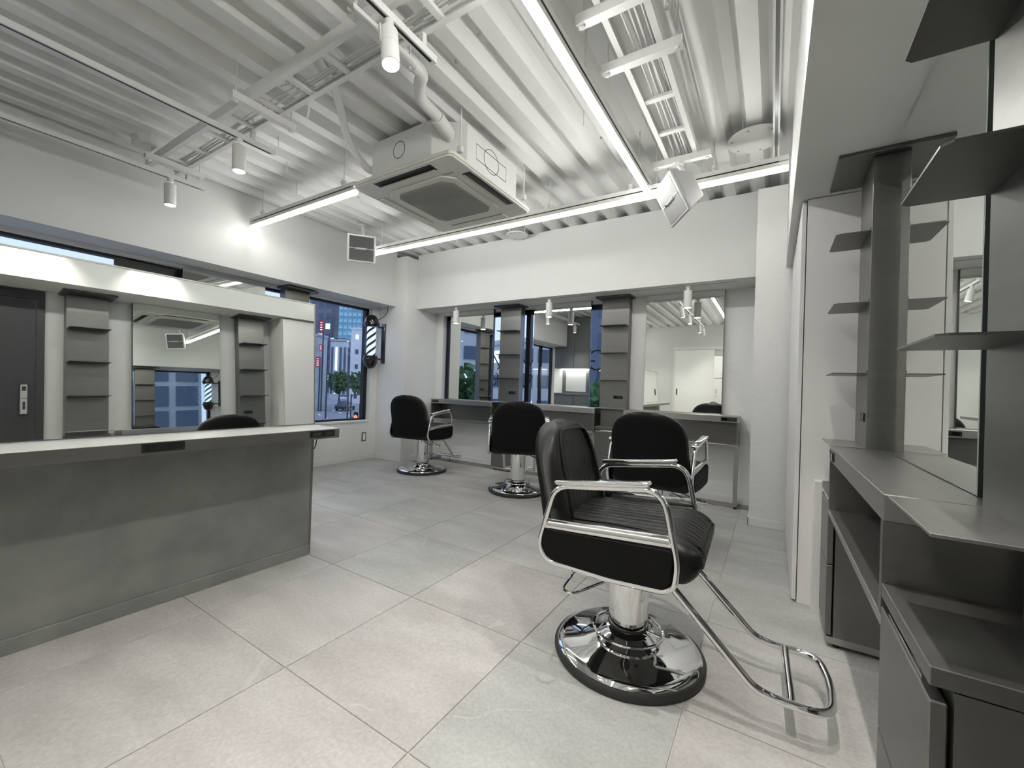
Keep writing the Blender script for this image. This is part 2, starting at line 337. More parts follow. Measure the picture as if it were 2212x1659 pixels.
# lettering on the back window, written to be read from outside
wt = bpy.data.objects['window_2']
def strokes(name, segs, w):
    m = MB()
    for s_ in segs: m.ribbon(s_, w, (-WX0 * 0, 0, 0), (1, 0, 0), (0, 0, 1), (0, -1, 0), 0.0015)
    o = m.build(name, 'ink', wt); o.location = (-WX0, 0.029, 0); return o
def ell(cx, cz, rx, rz, a0=0, a1=2 * PI, n=28): return [(cx + rx * math.cos(a0 + (a1 - a0) * i / n), cz + rz * math.sin(a0 + (a1 - a0) * i / n)) for i in range(n + 1)]
strokes('letter', [[(-3.13, 1.30), (-3.085, 1.445), (-2.93, 1.205)][1:]], 0.016)
strokes('letter', [[(-2.982, 1.208), (-2.90, 1.315), (-2.90, 1.208), (-2.90, 1.43)][:2], [(-2.90, 1.208), (-2.90, 1.43)], ell(-2.905, 1.372, 0.062, 0.055, PI / 2, 1.5 * PI)], 0.016)
strokes('letter', [[(-2.655, 1.43), (-2.533, 1.208), (-2.411, 1.43)]], 0.016)
strokes('letter', [ell(-1.655, 1.319, 0.108, 0.108, PI * 0.80, -PI * 0.93, 40), [(-1.757, 1.31), (-1.68, 1.31)]], 0.016)
strokes('letter', [ell(-2.58, 1.08, 0.084, 0.074, 0, 2 * PI, 40)], 0.014)
strokes('letter', [[(-2.505, 1.152), (-2.445, 1.075)], [(-2.385, 1.152), (-2.445, 1.075), (-2.445, 1.005)]], 0.014)
strokes('letter', [[(-3.012, 1.158), (-2.99, 1.156), (-2.976, 1.135), (-2.974, 1.0)], [(-3.0, 1.091), (-2.942, 1.091)]], 0.012)
strokes('letter', [ell(-3.06, 1.05, 0.062, 0.049, 0, 2 * PI, 32)], 0.012)
tag(wt, None)

# ================================================================== STATIONS
# local frame: x along the wall to the right when facing it, y into the wall, origin on the floor at the counter front
D_PIL, D_MIR, D_WALL = 0.11, 0.165, 0.205
ZCT = 0.802
def outlet(parent, x0, x1, z0, z1, y=0.0, n=2):
    o = B(x0, x1, y - 0.004, y + 0.004, z0, z1).build('outlet', 'black', parent, bevel=0.001)
    w = (x1 - x0) / n
    for i in range(n):
        cx = x0 + w * (i + 0.5); cz = (z0 + z1) / 2
        MB().box(cx - w * 0.3, cx + w * 0.3, y - 0.0055, y, cz - (z1 - z0) * 0.3, cz + (z1 - z0) * 0.3).build('socket', 'gloss', o)
    return o
def pillar(label, loc, rz, w=0.288, low=True, outl=True, lo0=0.0, lo1=None, dp=0.0):
    D_PIL = 0.11 + dp; LA = lo0; LB = w if lo1 is None else lo1
    r = thing('shelf_pillar', label, 'shelf unit', loc, rz, 'steel shelf pillars between the mirrors')
    B(0, w, D_PIL, D_WALL - 0.001, ZCT - 0.02, 1.939).build('panel', 'steel', r, bevel=0.0015)
    cw = 0.035
    c = MB().prism([(-cw, 0.0), (w + cw, 0.0), (w + cw, D_WALL - 0.001), (-cw, D_WALL - 0.001)], 1.94, ZB - 0.002).build('cap', 'steelk', r, bevel=0.0015)
    for z in (1.655, 1.375, 1.096):
        MB().prism([(0.006, D_PIL + 0.001), (0.006, 0.012), (0.018, 0.0), (w - 0.018, 0.0), (w - 0.006, 0.012), (w - 0.006, D_PIL + 0.001)], z - 0.0025, z + 0.0015).build('shelf', 'steelk', r)
        B(0.006, w - 0.006, D_PIL - 0.003, D_PIL + 0.002, z + 0.001, z + 0.012).build('shelf_bracket', 'steel', r)
    B(-0.004, w + 0.004, -0.004, D_PIL + 0.001, ZCT + 0.002, ZCT + 0.008).build('lower_shelf', 'steelh', r, bevel=0.001)
    if outl: outlet(r, w * 0.52, w * 0.86, 0.905, 0.94, D_PIL, 3)
    if low:
        B(LA + 0.03, LB, D_PIL - 0.03 if outl else D_WALL - 0.02, D_WALL - 0.001, 0.62, ZCT - 0.02).build('niche_back', 'steel', r)
        B(LA, LB, 0.0, D_WALL - 0.001, 0.592, 0.62).build('cabinet_top', 'steel', r, bevel=0.0015)
        B(LA, LB, 0.026, D_WALL - 0.001, 0.045, 0.591).build('cabinet_body', 'steel', r)
        f1 = B(LA, LB, 0.0, 0.02, 0.33, 0.572).build('drawer_front', 'steel', r, bevel=0.002)
        MB().tube([(LA + 0.05, 0.012, 0.576), (LB - 0.05, 0.012, 0.576)], 0.009, 10).build('finger_pull', 'chrome', f1, smooth=True)
        B(LA, LB, 0.0, 0.02, 0.05, 0.326).build('drawer_front', 'steel', r, bevel=0.002)
        B(LA, LB, 0.005, D_WALL - 0.001, 0.018, 0.045).build('plinth', 'steelh', r)
        for q in (LA + 0.03, LB - 0.03): MB().lathe([(0.012, 0), (0.012, 0.018)], 10, (q, 0.04)).build('foot', 'black', r)
    return r
def counter(label, loc, rz, w, out_side=None, legs=(True, True), group='steel styling counters'):
    r = thing('styling_counter', label, 'counter', loc, rz, group)
    t = 0.056
    B(0, w, 0, D_WALL - 0.002, ZCT - t, ZCT).build('countertop', 'steelh', r, bevel=0.0015)
    B(0, w, 0.0, D_WALL - 0.002, 0.53, 0.553).build('bottom_shelf', 'steelh', r, bevel=0.0015)
    B(0.0, 0.02, 0.0, D_WALL - 0.002, 0.553, ZCT - t).build('end_panel', 'steel', r)
    B(w - 0.02, w, 0.0, D_WALL - 0.002, 0.553, ZCT - t).build('end_panel', 'steel', r)
    B(0.02, w - 0.02, D_WALL - 0.02, D_WALL - 0.002, 0.553, ZCT - t).build('back_panel', 'steel', r)
    for k, on in enumerate(legs):
        if not on: continue
        x0 = 0.0 if k == 0 else w - 0.034
        lg = B(x0, x0 + 0.034, 0.0, 0.03, 0.03, 0.53).build('leg', 'steelh', r, bevel=0.001)
        B(x0, x0 + 0.034, 0.0, D_WALL - 0.01, 0.018, 0.03).build('foot_bar', 'steelh', lg)
        MB().lathe([(0.013, 0), (0.013, 0.018)], 10, (x0 + 0.017, 0.018)).build('foot', 'black', lg)
    if out_side == 'r': outlet(r, w - 0.145, w - 0.02, ZCT - 0.047, ZCT - 0.012)
    if out_side == 'l': outlet(r, 0.02, 0.135, ZCT - 0.047, ZCT - 0.012)
    return r
def wmirror(label, loc, rz, w, z1=ZB - 0.002, group='frameless wall mirrors'):
    r = thing('wall_mirror', label, 'mirror', loc, rz, group)
    B(0, w, D_MIR + 0.002, D_WALL - 0.002, ZCT + 0.001, z1).build('backing', 'medge', r)
    B(0.0015, w - 0.0015, D_MIR, D_MIR + 0.002, ZCT + 0.002, z1 - 0.001).build('glass', 'mirror', r)
    return r
YC = 4.09
pillar('steel shelf pillar between the left and middle back mirrors', (-2.826, YC, 0), 0)
pillar('steel shelf pillar just left of the rightmost back mirror', (-1.543, YC, 0), 0)
wmirror('frameless back mirror farthest left, beside the corner column', (-3.66, YC, 0), 0, 0.69)
wmirror('frameless back mirror between the two back shelf pillars', (-2.388, YC, 0), 0, 0.70)
wmirror('rightmost frameless back mirror reflecting the white sliding door', (-1.10, YC, 0), 0, 0.705)
counter('steel counter under the leftmost back mirror', (-3.82, YC, 0), 0, 0.985, 'l', (True, False))
counter('steel counter under the middle back mirror', (-2.53, YC, 0), 0, 0.98, None, (False, False))
counter('steel counter under the rightmost back mirror, outlet at its right end', (-1.25, YC, 0), 0, 1.012, 'r', (False, True))
XC = 0.20
pillar('steel shelf pillar on the right wall beside the tall white cabinet', (XC, 2.355, 0), -PI / 2, 0.255)
pillar('nearest steel shelf pillar, at the right edge of the picture', (XC, 1.088, 0), -PI / 2, 0.257, outl=False, lo0=-0.055, lo1=0.257, dp=0.014)
counter('steel counter on the right wall between the two shelf pillars', (XC, 2.10, 0), -PI / 2, 0.955, 'l', (False, False))
wmirror('frameless mirror on the right wall between the two shelf pillars', (XC, 1.945, 0), -PI / 2, 0.69)
XLC = -4.225
pillar('steel shelf pillar standing against the left street window', (XLC, 2.40, 0), PI / 2, 0.275, outl=True)
counter('steel counter along the left window behind the leaning mirror', (XLC, 1.42, 0), PI / 2, 0.975, 'l', (True, False))
wmirror('frameless mirror in front of the left street window', (XLC, 1.53, 0), PI / 2, 0.70, z1=1.93)

# ================================================================== ISLAND (leaning mirror on a counter)
IRZ = -math.radians(1.15)      # the island stands slightly askew
isl = thing('island_counter', 'grey cement board island with a white top and steel edge', 'counter', (-2.235, 1.435, 0), IRZ)
# local: y from -3.3 to 0 (end towards the back wall), x 0 = front of panel
B(-0.30, 0.0, -3.3, -0.012, 0.055, 0.690).build('front_panel', 'concrete', isl, bevel=0.001)
B(-0.30, 0.012, -3.3, -0.012, 0.0, 0.055).build('skirting', 'concrete', isl, bevel=0.0015)
B(-0.30, 0.002, -0.012, 0.0, 0.0, 0.690).build('end_panel', 'steel', isl, bevel=0.001)
B(-0.30, 0.235, -3.3, 0.0, 0.738, 0.741).build('white_top', 'ctop', isl)
B(-0.30, 0.236, -3.3, 0.001, 0.690, 0.738).build('steel_apron', 'steel', isl, bevel=0.001)
def isl_outlet(y0, y1, z0, z1):
    o = B(0.235, 0.240, y0, y1, z0, z1).build('outlet', 'black', isl, bevel=0.001); w = (y1 - y0) / 2
    for i in range(2):
        c = y0 + w * (i + 0.5); B(0.239, 0.2415, c - w * 0.32, c + w * 0.32, z0 + 0.007, z1 - 0.007).build('socket', 'gloss', o)
isl_outlet(-0.835, -0.70, 0.700, 0.735); isl_outlet(-0.165, -0.03, 0.700, 0.733)
MB().tube([(0.02, -0.004, 0.69), (0.022, 0.004, 0.66), (0.012, 0.004, 0.62), (0.0, 0.002, 0.60)], 0.003, 6).build('cord', 'black', isl, smooth=True)
TL = math.radians(3.32)
lm = tag(empty('leaning_mirror', (-2.232, 1.435, 0.7435), 0), 'large steel framed mirror leaning back on the white island top', 'mirror')
lm.rotation_euler = (0, -TL, IRZ)
LH = 0.697
B(-0.008, -0.001, -3.2, -0.004, 0.004, LH - 0.004).build('glass', 'mirror', lm)
B(-0.02, -0.008, -3.2, -0.004, 0.0, LH - 0.004).build('backing', 'steel', lm)
MB().box(-0.022, 0.002, -3.2, 0.0, LH - 0.006, LH).box(-0.022, 0.002, -0.004, 0.0, 0.0, LH - 0.006).build('frame', 'steelh', lm)

# ================================================================== CHAIRS
def rbox_grid(hx, hy, hz, r, nx, ny, nz, disp=None):
    vs = []; fs = []; idx = {}
    def V(p):
        k = tuple(round(c, 6) for c in p)
        if k not in idx:
            idx[k] = len(vs); q = Vector(p); c = Vector((max(-hx + r, min(hx - r, q.x)), max(-hy + r, min(hy - r, q.y)), max(-hz + r, min(hz - r, q.z))))
            d = q - c
            if d.length > 1e-9: q = c + d.normalized() * r
            vs.append(disp(q) if disp else q)
        return idx[k]
    def lin(h, n): 
        # denser near the ends so the rounding stays smooth
        return [-h + 2 * h * i / n for i in range(n + 1)]
    X, Y, Z = lin(hx, nx), lin(hy, ny), lin(hz, nz)
    for z in (-hz, hz):
        for i in range(nx):
            for j in range(ny): fs.append((V((X[i], Y[j], z)), V((X[i + 1], Y[j], z)), V((X[i + 1], Y[j + 1], z)), V((X[i], Y[j + 1], z))))
    for y in (-hy, hy):
        for i in range(nx):
            for j in range(nz): fs.append((V((X[i], y, Z[j])), V((X[i + 1], y, Z[j])), V((X[i + 1], y, Z[j + 1])), V((X[i], y, Z[j + 1]))))
    for x_ in (-hx, hx):
        for i in range(ny):
            for j in range(nz): fs.append((V((x_, Y[i], Z[j])), V((x_, Y[i + 1], Z[j])), V((x_, Y[i + 1], Z[j + 1])), V((x_, Y[i], Z[j + 1]))))
    return vs, fs
def pleat(y, w, n=9, d=0.006):
    if abs(y) > w: return 0.0
    t = (y + w) / (2 * w) * n
    return -d * max(0.0, 1 - abs((t + 0.5) % 1 - 0.5) * 7)
def chair(label, loc, rz):
    r = thing('salon_chair', label, 'chair', loc, rz, 'black hydraulic salon chairs')
    # base
    bs = MB().lathe([(0.262, 0.026), (0.263, 0.032), (0.255, 0.041), (0.235, 0.047), (0.17, 0.058), (0.11, 0.073), (0.085, 0.088), (0.07, 0.092)], 56).build('base', 'chrome', r, smooth=True)
    MB().lathe([(0.25, 0.0), (0.272, 0.002), (0.276, 0.010), (0.276, 0.022), (0.270, 0.030), (0.255, 0.031)], 56).build('base_ring', 'rubber', bs, smooth=True)
    MB().lathe([(0.046, 0.085), (0.046, 0.13)], 24).build('piston', 'chrome', r, smooth=True)
    col = MB().lathe([(0.068, 0.112), (0.072, 0.115), (0.074, 0.30), (0.074, 0.40)], 32).build('column', 'chrome', r, smooth=True)
    MB().lathe([(0.069, 0.108), (0.0745, 0.109), (0.0745, 0.116), (0.07, 0.117)], 32).build('gasket', 'rubber', col, smooth=True)
    ring = MB().tube([(0.127 * math.cos(a * PI / 20), 0.127 * math.sin(a * PI / 20), 0.092) for a in range(40)], 0.0055, 8, closed=True).build('pump_ring', 'chrome', r, smooth=True)
    MB().tube([(0.06, 0.0, 0.100), (0.127, 0.0, 0.092)], 0.005, 8).build('ring_arm', 'chrome', ring, smooth=True)
    # pump lever
    lv = MB().tube(fillet([(0.05, -0.08, 0.345), (-0.02, -0.16, 0.335), (-0.105, -0.325, 0.325), (-0.145, -0.315, 0.325), (-0.15, -0.20, 0.335), (-0.14, -0.12, 0.36)], 0.03), 0.0048, 8).build('pump_lever', 'chrome', r, smooth=True)
    MB().tube([(0.055, -0.11, 0.345), (0.055, -0.07, 0.345)], 0.012, 12).build('pivot', 'rubber', lv, smooth=True)
    # seat cushion
    hx, hy, hz = 0.262, 0.247, 0.062
    def sd(q):
        t = (q.x + hx) / (2 * hx)
        z = q.z + 0.442 + 0.020 * t
        x_ = q.x + 0.012
        if q.z > 0:
            puff = 0.026 * (1 - (q.y / hy) ** 4) * min(1, (1 - t) * 5) * (1 if t > 0.02 else 0.6)
            z += puff + pleat(q.y, 0.165, 9, 0.007) * min(1, (1 - t) * 12) + (-0.004 if abs(abs(q.y) - 0.178) < 0.007 else 0)
            z -= 0.02 * max(0, t - 0.86) / 0.14
        else:
            z += 0.0
            if t > 0.8: x_ -= (t - 0.8) * 0.16 * (-q.z / hz)
        if t > 0.93 and q.z < 0.03: x_ += pleat(q.y, 0.165, 9, 0.0)
        return Vector((x_, q.y * (1 - 0.05 * max(0, t - 0.9) / 0.1), z))
    vs, fs = rbox_grid(hx, hy, hz, 0.038, 26, 76, 8, sd)
    seat = MB().add(vs, fs).build('seat', 'leather', r, smooth='all')
    MB().tube(fillet([(-0.2, 0.178, 0.523), (0.0, 0.178, 0.534), (0.2, 0.172, 0.530), (0.262, 0.165, 0.505)], 0.04), 0.003, 6).build('piping', 'leather', seat, smooth=True)
    MB().tube(fillet([(-0.2, -0.178, 0.523), (0.0, -0.178, 0.534), (0.2, -0.172, 0.530), (0.262, -0.165, 0.505)], 0.04), 0.003, 6).build('piping', 'leather', seat, smooth=True)
    MB().tube(fillet([(0.23, -0.236, 0.478), (0.273, -0.20, 0.490), (0.279, 0, 0.494), (0.273, 0.20, 0.490), (0.23, 0.236, 0.478)], 0.04), 0.0032, 6).build('piping', 'leather', seat, smooth=True)
    MB().box(-0.16, 0.16, -0.15, 0.15, 0.375, 0.395).build('seat_plate', 'steeld', r)
    # backrest
    NU, NV = 64, 30
    def hw(v):
        v0 = 0.50
        if v < v0: return 0.258 - 0.018 * (v / v0)
        s_ = (v - v0) / (1 - v0); return max(0.06, 0.240 * (1 - s_ ** 3.0) ** (1 / 2.6))
    def bp(u, v, side):
        z = 0.40 + 0.467 * v; y = u * hw(v)
        th = 0.068 * (max(0.0, 1 - abs(u) ** 9) ** 0.5) * (max(0.0, 1 - abs(2 * v - 1) ** 9) ** 0.5) * (1 - 0.22 * v)
        xc = -0.230 - 0.100 * v + 0.040 * (u * u) * (1 - 0.4 * v)
        if side > 0:
            d = pleat(u, 0.70, 9, 0.007) if 0.03 < v < 0.90 else 0
            edge = 0.0 if (abs(u) < 0.70 and v < 0.91) else 0.006
            return Vector((xc + th + d + edge * (1 if abs(u) < 0.97 and v < 0.985 else 0), y, z))
        return Vector((xc - th * 0.75, y, z))
    vs = []; fs = []
    for side in (1, -1):
        b0 = len(vs)
        for j in range(NV + 1):
            for i in range(NU + 1): vs.append(bp(-1 + 2 * i / NU, j / NV, side))
        for j in range(NV):
            for i in range(NU): a = b0 + j * (NU + 1) + i; fs.append((a, a + 1, a + NU + 2, a + NU + 1))
    W1 = NU + 1; off = (NU + 1) * (NV + 1)
    for j in range(NV):
        for i in (0, NU): a = j * W1 + i; fs.append((a, a + W1, a + W1 + off, a + off))
    for i in range(NU):
        for j in (0, NV): a = j * W1 + i; fs.append((a, a + 1, a + 1 + off, a + off))
    bk = MB().add(vs, fs).build('backrest', 'leather', r, smooth='all')
    bk.data.materials.append(M['fabric'])
    for p in bk.data.polygons:
        c = p.center; v = (c.z - 0.40) / 0.467
        if c.x < -0.240 - 0.100 * v + 0.040 * min(1, (c.y / 0.25) ** 2) * (1 - 0.4 * v): p.material_index = 1
    pts = []
    for v_ in [0.05 + 0.86 * i / 14 for i in range(15)]: pts.append(bp(-0.72, v_, 1) + Vector((0.004, 0, 0)))
    for u_ in [-0.6 + 1.2 * i / 12 for i in range(13)]: pts.append(bp(u_, 0.925, 1) + Vector((0.004, 0, 0)))
    for v_ in [0.91 - 0.86 * i / 14 for i in range(15)]: pts.append(bp(0.72, v_, 1) + Vector((0.004, 0, 0)))
    MB().tube(pts, 0.0033, 6).build('piping', 'leather', bk, smooth=True)
    # side frames
    for s in (-1, 1):
        y = 0.262 * s
        loop = [(0.198, y, 0.405), (0.206, y, 0.47), (0.158, y, 0.694), (-0.205, y, 0.652), (-0.262, y, 0.44), (-0.225, y, 0.385), (0.0, y, 0.376), (0.17, y, 0.382)]
        fr = MB().tube(fillet(loop, [0.03, 0.03, 0.07, 0.05, 0.06, 0.04, 0.02, 0.05], 6, closed=True), 0.0105, 10, closed=True).build('side_frame', 'chrome', r, smooth=True)
        arm = fillet([(-0.19, 0.664), (0.115, 0.700)], 0.01)
        MB().prism([(-0.195, 0.662), (0.112, 0.6975), (0.122, 0.704), (0.116, 0.714), (-0.192, 0.679), (-0.203, 0.672)], y - 0.022, y + 0.022, 'y').build('armrest', 'chrome', fr, bevel=0.005, seg=3, smooth=True)
        MB().prism([(-0.240, 0.500), (0.195, 0.522), (0.188, 0.556), (-0.232, 0.536)], y - 0.007, y + 0.007, 'y').build('side_rail', 'chrome', fr, bevel=0.004, seg=2, smooth=True)
        MB().tube([(-0.225, y + 0.008 * s, 0.519), (0.18, y + 0.008 * s, 0.540)], 0.0075, 10, flat=0.5).build('rail_groove', 'silver', fr, smooth=True)
        pan = [(p.x, p.z) for p in fillet([(0.188, 0, 0.41), (0.193, 0, 0.515), (-0.238, 0, 0.50), (-0.248, 0, 0.45), (-0.215, 0, 0.395), (0.0, 0, 0.386), (0.165, 0, 0.392)], [0.03, 0.02, 0.02, 0.03, 0.03, 0.01, 0.03], 5, closed=True)]
        MB().prism(pan, y - 0.012, y + 0.006 * 1, 'y').build('side_panel', 'fabric', r, bevel=0.003, smooth=True)
    # footrest
    t = 0.0128; z = 0.108; hy = 0.157
    path = fillet([(0.13, hy, 0.405), (0.415, hy, z + 0.012), (0.47, hy, z), (0.605, hy, z), (0.618, hy * 0.2, z), (0.618, -hy * 0.2, z), (0.605, -hy, z), (0.47, -hy, z), (0.415, -hy, z + 0.012), (0.13, -hy, 0.405)], [0, 0.03, 0.03, 0.07, 0.02, 0.02, 0.07, 0.03, 0.03, 0], 6)
    fr = MB().tube(path, t, 12).build('footrest', 'chrome', r, smooth=True)
    MB().tube([(0.51, -hy, z), (0.51, hy, z)], 0.0125, 12).build('cross_bar', 'chrome', fr, smooth=True)
    MB().tube([(0.51, -0.03, z - 0.01), (0.51, -0.03, z - 0.05)], 0.004, 8).build('bumper_stem', 'chrome', fr, smooth=True)
    MB().tube([(0.51, -0.03 + 0.009 * math.cos(a * PI / 6), z - 0.06 + 0.009 * math.sin(a * PI / 6)) for a in range(12)], 0.004, 6, closed=True).build('bumper', 'rubber', fr, smooth=True)
    return r
c0 = chair('nearest black salon chair, turned to the right wall mirror', (-0.447, 1.605, 0), math.radians(2))
for lab, (cx, cy), az in (('black salon chair seen from behind at the leftmost back mirror', (-3.37, 3.50), -6), ('black salon chair seen from behind at the middle back mirror', (-2.045, 3.42), -29), ('black salon chair seen from behind at the rightmost back mirror', (-0.64, 2.93), 3)):
    c = copy_tree(c0); c['label'] = lab; c.location = (cx, cy, 0); c.rotation_euler = (0, 0, math.radians(90 - az))

# ================================================================== LINE LAMPS
def led(label, axis, a0, a1, c, zb, rods, ch0=None, ch1=None):
    # axis 'x' or 'y'; runs a0..a1 along it at the other coordinate c; zb underside
    r = thing('line_lamp', label, 'ceiling light', (0, 0, 0))
    def bx(u0, u1, w0, w1, z0, z1): return (u0, u1, c + w0, c + w1, z0, z1) if axis == 'x' else (c + w0, c + w1, u0, u1, z0, z1)
    B(*bx(a0, a1, -0.0125, 0.0125, zb, zb + 0.024)).build('diffuser', 'led', r)
    B(*bx(a0, a1, -0.017, 0.017, zb + 0.0245, zb + 0.05)).build('housing', 'plast', r)
    ch = MB().box(*bx(a0 if ch0 is None else ch0, a1 if ch1 is None else ch1, -0.02, 0.02, zb + 0.056, zb + 0.085)).build('channel', 'rail', r)
    B(*bx(a0 + 0.05, a1 - 0.05, -0.021, 0.021, zb + 0.051, zb + 0.056)).build('slot', 'black', ch)
    for q in rods:
        p = (q, c) if axis == 'x' else (c, q)
        h = MB().cyl((p[0], p[1], zb + 0.08), (p[0], p[1], 2.705), 0.0045, 8).build('hanger_rod', 'rail', r, smooth=True)
        B(p[0] - 0.013, p[0] + 0.013, p[1] - 0.013, p[1] + 0.013, zb + 0.083, zb + 0.13).build('hanger_clip', 'rail', h, bevel=0.003)
        MB().tube([(p[0], p[1] - 0.025, zb + 0.105), (p[0], p[1] + 0.025, zb + 0.105)], 0.006, 8).build('clip_bolt', 'rail', h, smooth=True)
    return r
ZL = 2.345
led('long white line lamp in front of the back wall beam', 'x', -3.66, 0.045, 2.95, ZL, (-3.52, -2.75, -1.55, -0.9, -0.36))
led('white line lamp running from the camera side to the back lamp', 'y', -2.3, 2.905, -0.763, ZL, (-0.6, 0.9, 1.75, 2.66))
led('short white line lamp between left beam and air conditioner', 'x', -4.035, -2.57, 1.91, ZL, (-3.85, -2.72))

led('added white line lamp brightening the rear left, out of view', 'y', -2.5, -0.75, -3.0, ZL, (-2.2, -1.0))  # added fill lamp, outside every mirror view, brightens the rear room

# ================================================================== TRACKS AND SPOTLIGHTS
def track(label, axis, a0, a1, c, zb, rods=(), h=0.03, slot='black'):
    r = thing('light_track', label, 'light track')
    def bx(u0, u1, w0, w1, z0, z1): return (u0, u1, c + w0, c + w1, z0, z1) if axis == 'x' else (c + w0, c + w1, u0, u1, z0, z1)
    MB().box(*bx(a0, a1, -0.017, -0.008, zb, zb + h)).box(*bx(a0, a1, 0.008, 0.017, zb, zb + h)).box(*bx(a0, a1, -0.008, 0.008, zb + h * 0.8, zb + h)).box(*bx(a0, a0 + 0.02, -0.008, 0.008, zb, zb + h * 0.8)).box(*bx(a1 - 0.02, a1, -0.008, 0.008, zb, zb + h * 0.8)).build('rail', 'rail', r)
    B(*bx(a0 + 0.02, a1 - 0.02, -0.008, 0.008, zb + 0.001, zb + h * 0.8)).build('slot', slot, r)
    for q in rods:
        p = (q, c) if axis == 'x' else (c, q)
        hh = MB().cyl((p[0], p[1], zb + h), (p[0], p[1], 2.705), 0.0045, 8).build('hanger_rod', 'rail', r, smooth=True)
        B(p[0] - 0.015, p[0] + 0.015, p[1] - 0.012, p[1] + 0.012, zb + h, zb + h + 0.06).build('hanger_clip', 'rail', hh, bevel=0.003)
    return r
def spot(label, base, aim, zt, group, R=0.036, blend=0.6, L=0.152, stem=0.036, power=SPOT_W, ang=62, yoke=False):
    x, y = base
    r = thing('track_spotlight', label, 'spotlight', (x, y, zt), 0, group)
    MB().lathe([(0.019, 0.0), (0.019, -stem * 0.75), (0.012, -stem * 0.78), (0.012, -stem - 0.012)], 16).build('adapter', 'rail', r, smooth=True)
    d = Vector(aim).normalized(); piv = Vector((0, 0, -stem - 0.008))
    rot = d.to_track_quat('-Z', 'Y').to_matrix().to_4x4()
    head = empty('head'); bpy.data.objects.remove(head)
    hd = MB().lathe([(R * 0.5, 0.006), (R, 0.0), (R, -L * 0.42), (R - 0.0008, -L * 0.425), (R - 0.0008, -L * 0.435), (R, -L * 0.44), (R, -L), (R - 0.003, -L - 0.001), (R - 0.004, -L + 0.012)], 28, cap=False).build('lamp_head', 'rail', r, smooth=True)
    hd.matrix_local = Matrix.Translation(piv) @ rot
    ln = MB().lathe([(R - 0.004, -L + 0.010), (R - 0.004, -L + 0.006)], 24).build('lens', 'lampd', hd)
    ld = bpy.data.lights.new('spot_beam', 'SPOT'); ld.energy = power; ld.spot_size = math.radians(ang); ld.spot_blend = blend; ld.shadow_soft_size = 0.015; ld.color = (1.0, 0.965, 0.90)
    lo = bpy.data.objects.new('spot_beam', ld); COL.objects.link(lo); lo.parent = hd; lo.location = (0, 0, -L - 0.006)
    if yoke: MB().prism([(-0.008, 0.01), (0.008, 0.01), (0.008, -0.075), (-0.008, -0.075)], R, R + 0.004, 'x').build('yoke', 'rail', hd)
    return r
TZ = 2.44
track('ceiling track along the left beam holding one spotlight', 'y', -0.35, 1.441, -3.787, TZ, (1.33, 0.2))
track('ceiling track above the leaning mirror holding one spotlight', 'y', -1.5, 1.432, -2.772, TZ, (1.30, 0.2, -1.0))
track('short ceiling track beside the air conditioner with the glowing spotlight', 'y', -1.5, 1.375, -1.335, TZ, (1.30, 0.2, -1.0))
g = 'ceiling track spotlights'
spot('white spotlight on the track nearest the left beam', (-3.787, 1.225), (0.03, 0.02, -1), TZ, g)
spot('white spotlight above the leaning mirror', (-2.772, 1.225), (0.02, 0.02, -1), TZ, g)
spot('brightly glowing spotlight beside the air conditioner pipes', (-1.335, 1.115), (0.20, -0.06, -1), TZ, g, yoke=True)
for (bx, by, am, lab) in ((-1.335, 0.35, (0.12, 0.1, -1), 'white spotlight on the right track just behind the camera'), (-2.772, -0.7, (0, 0, -1), 'white spotlight on the middle track behind the camera'), (-2.772, -1.35, (0.1, -0.5, -1), 'added white spotlight on the middle track brightening the rear wall'), (-1.335, -1.40, (0.1, -0.6, -1), 'added white spotlight on the right track brightening the sliding door'), (-3.787, -0.1, (0, 0, -1), 'white spotlight on the left track near the grey cabinets'), (-1.335, -0.9, (0.1, 0, -1), 'white spotlight on the right track behind the camera')):  # the two tilted towards the rear wall are extras added to brighten it
    spot(lab, (bx, by), am, TZ, g, power=SPOT_W * 1.9, ang=88, blend=1.0)
track('track under the back alcove ceiling with three spotlights', 'x', -3.93, -0.25, 3.97, ZB - 0.008, h=0.0085)
g2 = 'alcove track spotlights'
spot('white spotlight hanging before the leftmost back mirror', (-3.335, 3.97), (0, 0.02, -1), ZB - 0.008, g2, power=6.0, ang=75)
spot('white spotlight hanging before the middle back mirror', (-2.052, 3.97), (0, 0.02, -1), ZB - 0.008, g2, power=6.0, ang=75)
spot('white spotlight hanging before the rightmost back mirror', (-0.665, 3.97), (0, 0.02, -1), ZB - 0.008, g2, power=6.0, ang=75)
track('grey ceiling track close to the right soffit', 'y', -1.2, 3.20, -0.021, 2.545, (2.7, 2.0, 1.0), h=0.035, slot='grey')
spot('white spotlight on the soffit track above the right counter', (-0.021, 1.32), (0, 0.02, -1), 2.545, g, power=SPOT_W * 1.9, ang=98, blend=1.0)
spot('white spotlight on the soffit track nearest the camera', (-0.021, 0.62), (-0.03, 0.02, -1), 2.545, g, power=SPOT_W * 1.9, ang=98, blend=1.0)

